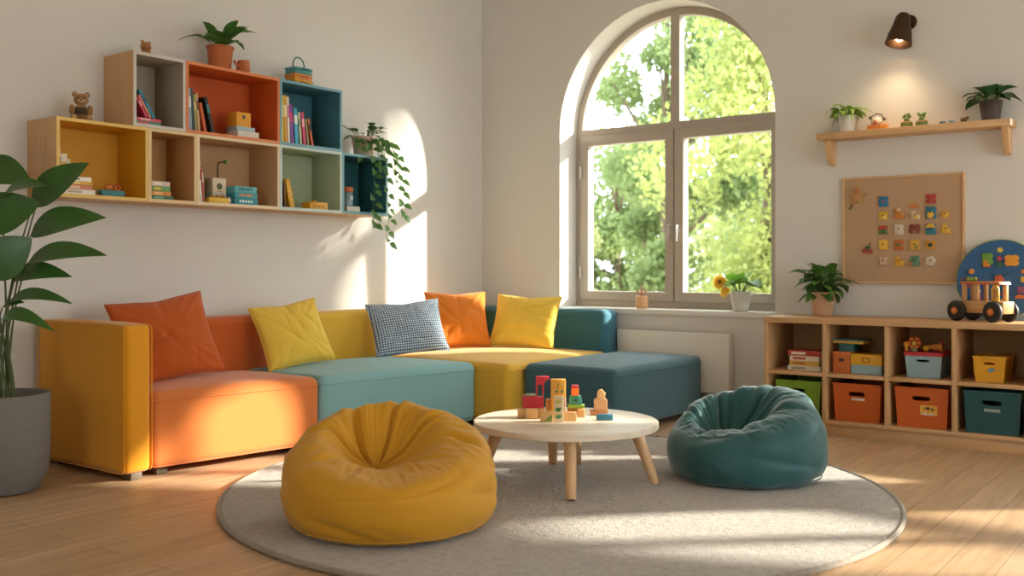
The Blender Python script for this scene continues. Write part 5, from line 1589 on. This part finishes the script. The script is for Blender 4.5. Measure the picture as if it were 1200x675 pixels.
blk('arch_block', 'tall red arch block with an overhanging top', 236, 366, 100, 288, .026, paint('#C22A32'), zt + rb[2] + .0006, 508, .008, outline=[(-.5, 0), (-.38, 0), (-.38, .18), (-.36, .5), (-.28, .58), (-.12, .58), (-.04, .5), (-.02, .18), (-.02, 0), (.10, 0), (.12, .62), (.30, .80), (.5, .84), (.5, 1.0), (-.5, 1.0)])
yo = blk('tall_block', 'tall yellow orange block with green music notes', 386, 532, 125, 505, .04, paint('#DB9A34'), TZ, 505, .0)
def note(parent, x, z, s, dx, mat, y):
    b = B(); ball(b, (x - .35 * s, y, z), (.5 * s, .0012, .4 * s), 14); box(b, x, x + .16 * s, y - .001, y + .0006, z, z + 2.6 * s); box(b, x, x + .55 * s * dx, y - .001, y + .0006, z + 2.1 * s, z + 2.6 * s); obj('music_note', b, mat, parent)
note(yo[0], -.004, yo[2] * .68, .015, .6, paint('#3F7A3A'), -.0206); note(yo[0], .022, yo[2] * .68, .015, .0, paint('#3F8060'), -.0206)
fb_ = blk('tall_block', 'pale wooden block with green prints in front of the yellow one', 414, 516, 290, 545, .022, plain('pale_birch', '#D9BE92', .5, .06, 20), TZ, 545)
for zz, c in ((.78, '#B9B060'), (.48, '#3F7A3A'), (.20, '#4F8A5A')):
    b = B(); ball(b, (-.004, -.0112, fb_[2] * zz), (.013, .0012, .010), 14); box(b, .004, .010, -.0118, -.0108, fb_[2] * (zz - .03), fb_[2] * (zz + .09)); obj('green_print', b, paint(c), fb_[0])
blk('slim_block', 'slim pinkish block beside the pale printed one', 518, 534, 300, 505, .018, paint('#D0A78C'), TZ, 512, .0)
blk('small_block', 'small orange block left of the tall yellow one', 336, 384, 322, 500, .035, paint('#CF8A3A'), TZ, 502, .01)
ll = blk('wooden_block', 'long wooden block with a green triangle in the front', 284, 408, 452, 550, .05, M_BLOCK, TZ, 550)
b = B(); prism(b, [(-.018, .006), (.022, .006), (.022, .036)], (), -.0262, -.0249, 'xz'); obj('green_triangle', b, paint('#6E8A34'), ll[0])
blk('wooden_block', 'long wooden block at the right foot of the tall blocks', 519, 640, 448, 535, .03, M_BLOCK, TZ, 537)
wb = blk('wooden_block', 'plain wooden cube under the green dish', 652, 724, 425, 504, .04, M_BLOCK, TZ, 500)
wb2 = blk('wooden_block', 'darker wooden block behind the tall blocks under the green dish', 552, 648, 420, 470, .035, wood('dark_toy_wood', '#A87444', .85, .55, 'x', 2), TZ, 478, h=wb[2])
zt = top(wb)
gd = blk('dish_block', 'flat lime green dish block on two wooden blocks', 548, 722, 392, 425, .05, paint('#7FA03A'), zt, 490, .0, outline=[(-.42, 0), (.42, 0), (.5, 1), (-.5, 1)])
zt = zt + .0004 + gd[2]
tt = blk('trapezoid_block', 'teal green block with a dark dot on the green dish', 565, 692, 330, 418, .036, paint('#2F7F6E'), zt, 490, .004, outline=[(-.5, 0), (.5, 0), (.5, .5), (.42, 1), (-.42, 1), (-.5, .5)])
b = B(); ball(b, (0, -.0185, tt[2] * .5), (.009, .001, .006), 12); obj('dark_dot', b, paint('#1F4A3E'), tt[0])
zt = zt + .0004 + tt[2]
op = blk('house_block', 'small orange block with a red roof on the teal one', 590, 660, 252, 330, .028, paint('#E0702A'), zt, 490, .006, outline=[(-.5, 0), (.5, 0), (.5, .98), (-.5, .98)])
b = B(); box(b, -.0166, .0166, -.0146, .0146, op[2] + .0004, op[2] + .012, .002); obj('red_roof', b, paint('#B83048'), op[0])
th = blk('tower_block', 'tan wooden tower block standing on a brown slab', 815, 944, 352, 462, .04, plain('tan_toy', '#D2A074', .55, .06, 20), TZ + .0235, 478, outline=[(-.5, 0), (.5, 0), (.5, .88), (.42, 1), (-.42, 1), (-.5, .88)])
kz = TZ + .0235 + .0008 + th[2]
kp = blk('peg_block', 'rounded tan peg block on top of the tower', 845, 920, 262, 352, .03, plain('tan_toy_light', '#DDB078', .55, .06, 20), kz, 478, .004, outline=[(-.5, 0), (.5, 0), (.5, .5), (.4, .8), (.2, .97), (0, 1), (-.2, .97), (-.4, .8), (-.5, .5)])
b = B(); ball(b, (.019, 0, kp[2] * .55), .005, 12); obj('side_knob', b, paint('#C9935A'), kp[0])
blk('slab_block', 'brown wooden slab under the tan tower block', 778, 950, 455, 505, .05, plain('brown_toy', '#B67A48', .55, .08, 20), TZ, 480, h=.0228)
blk('slab_block', 'blue and green slab lying in front of the tan tower', 838, 1000, 472, 530, .03, plain('slab_blue', '#35758A', .5, .1, 20), TZ, 530)
S.frame_set(1)
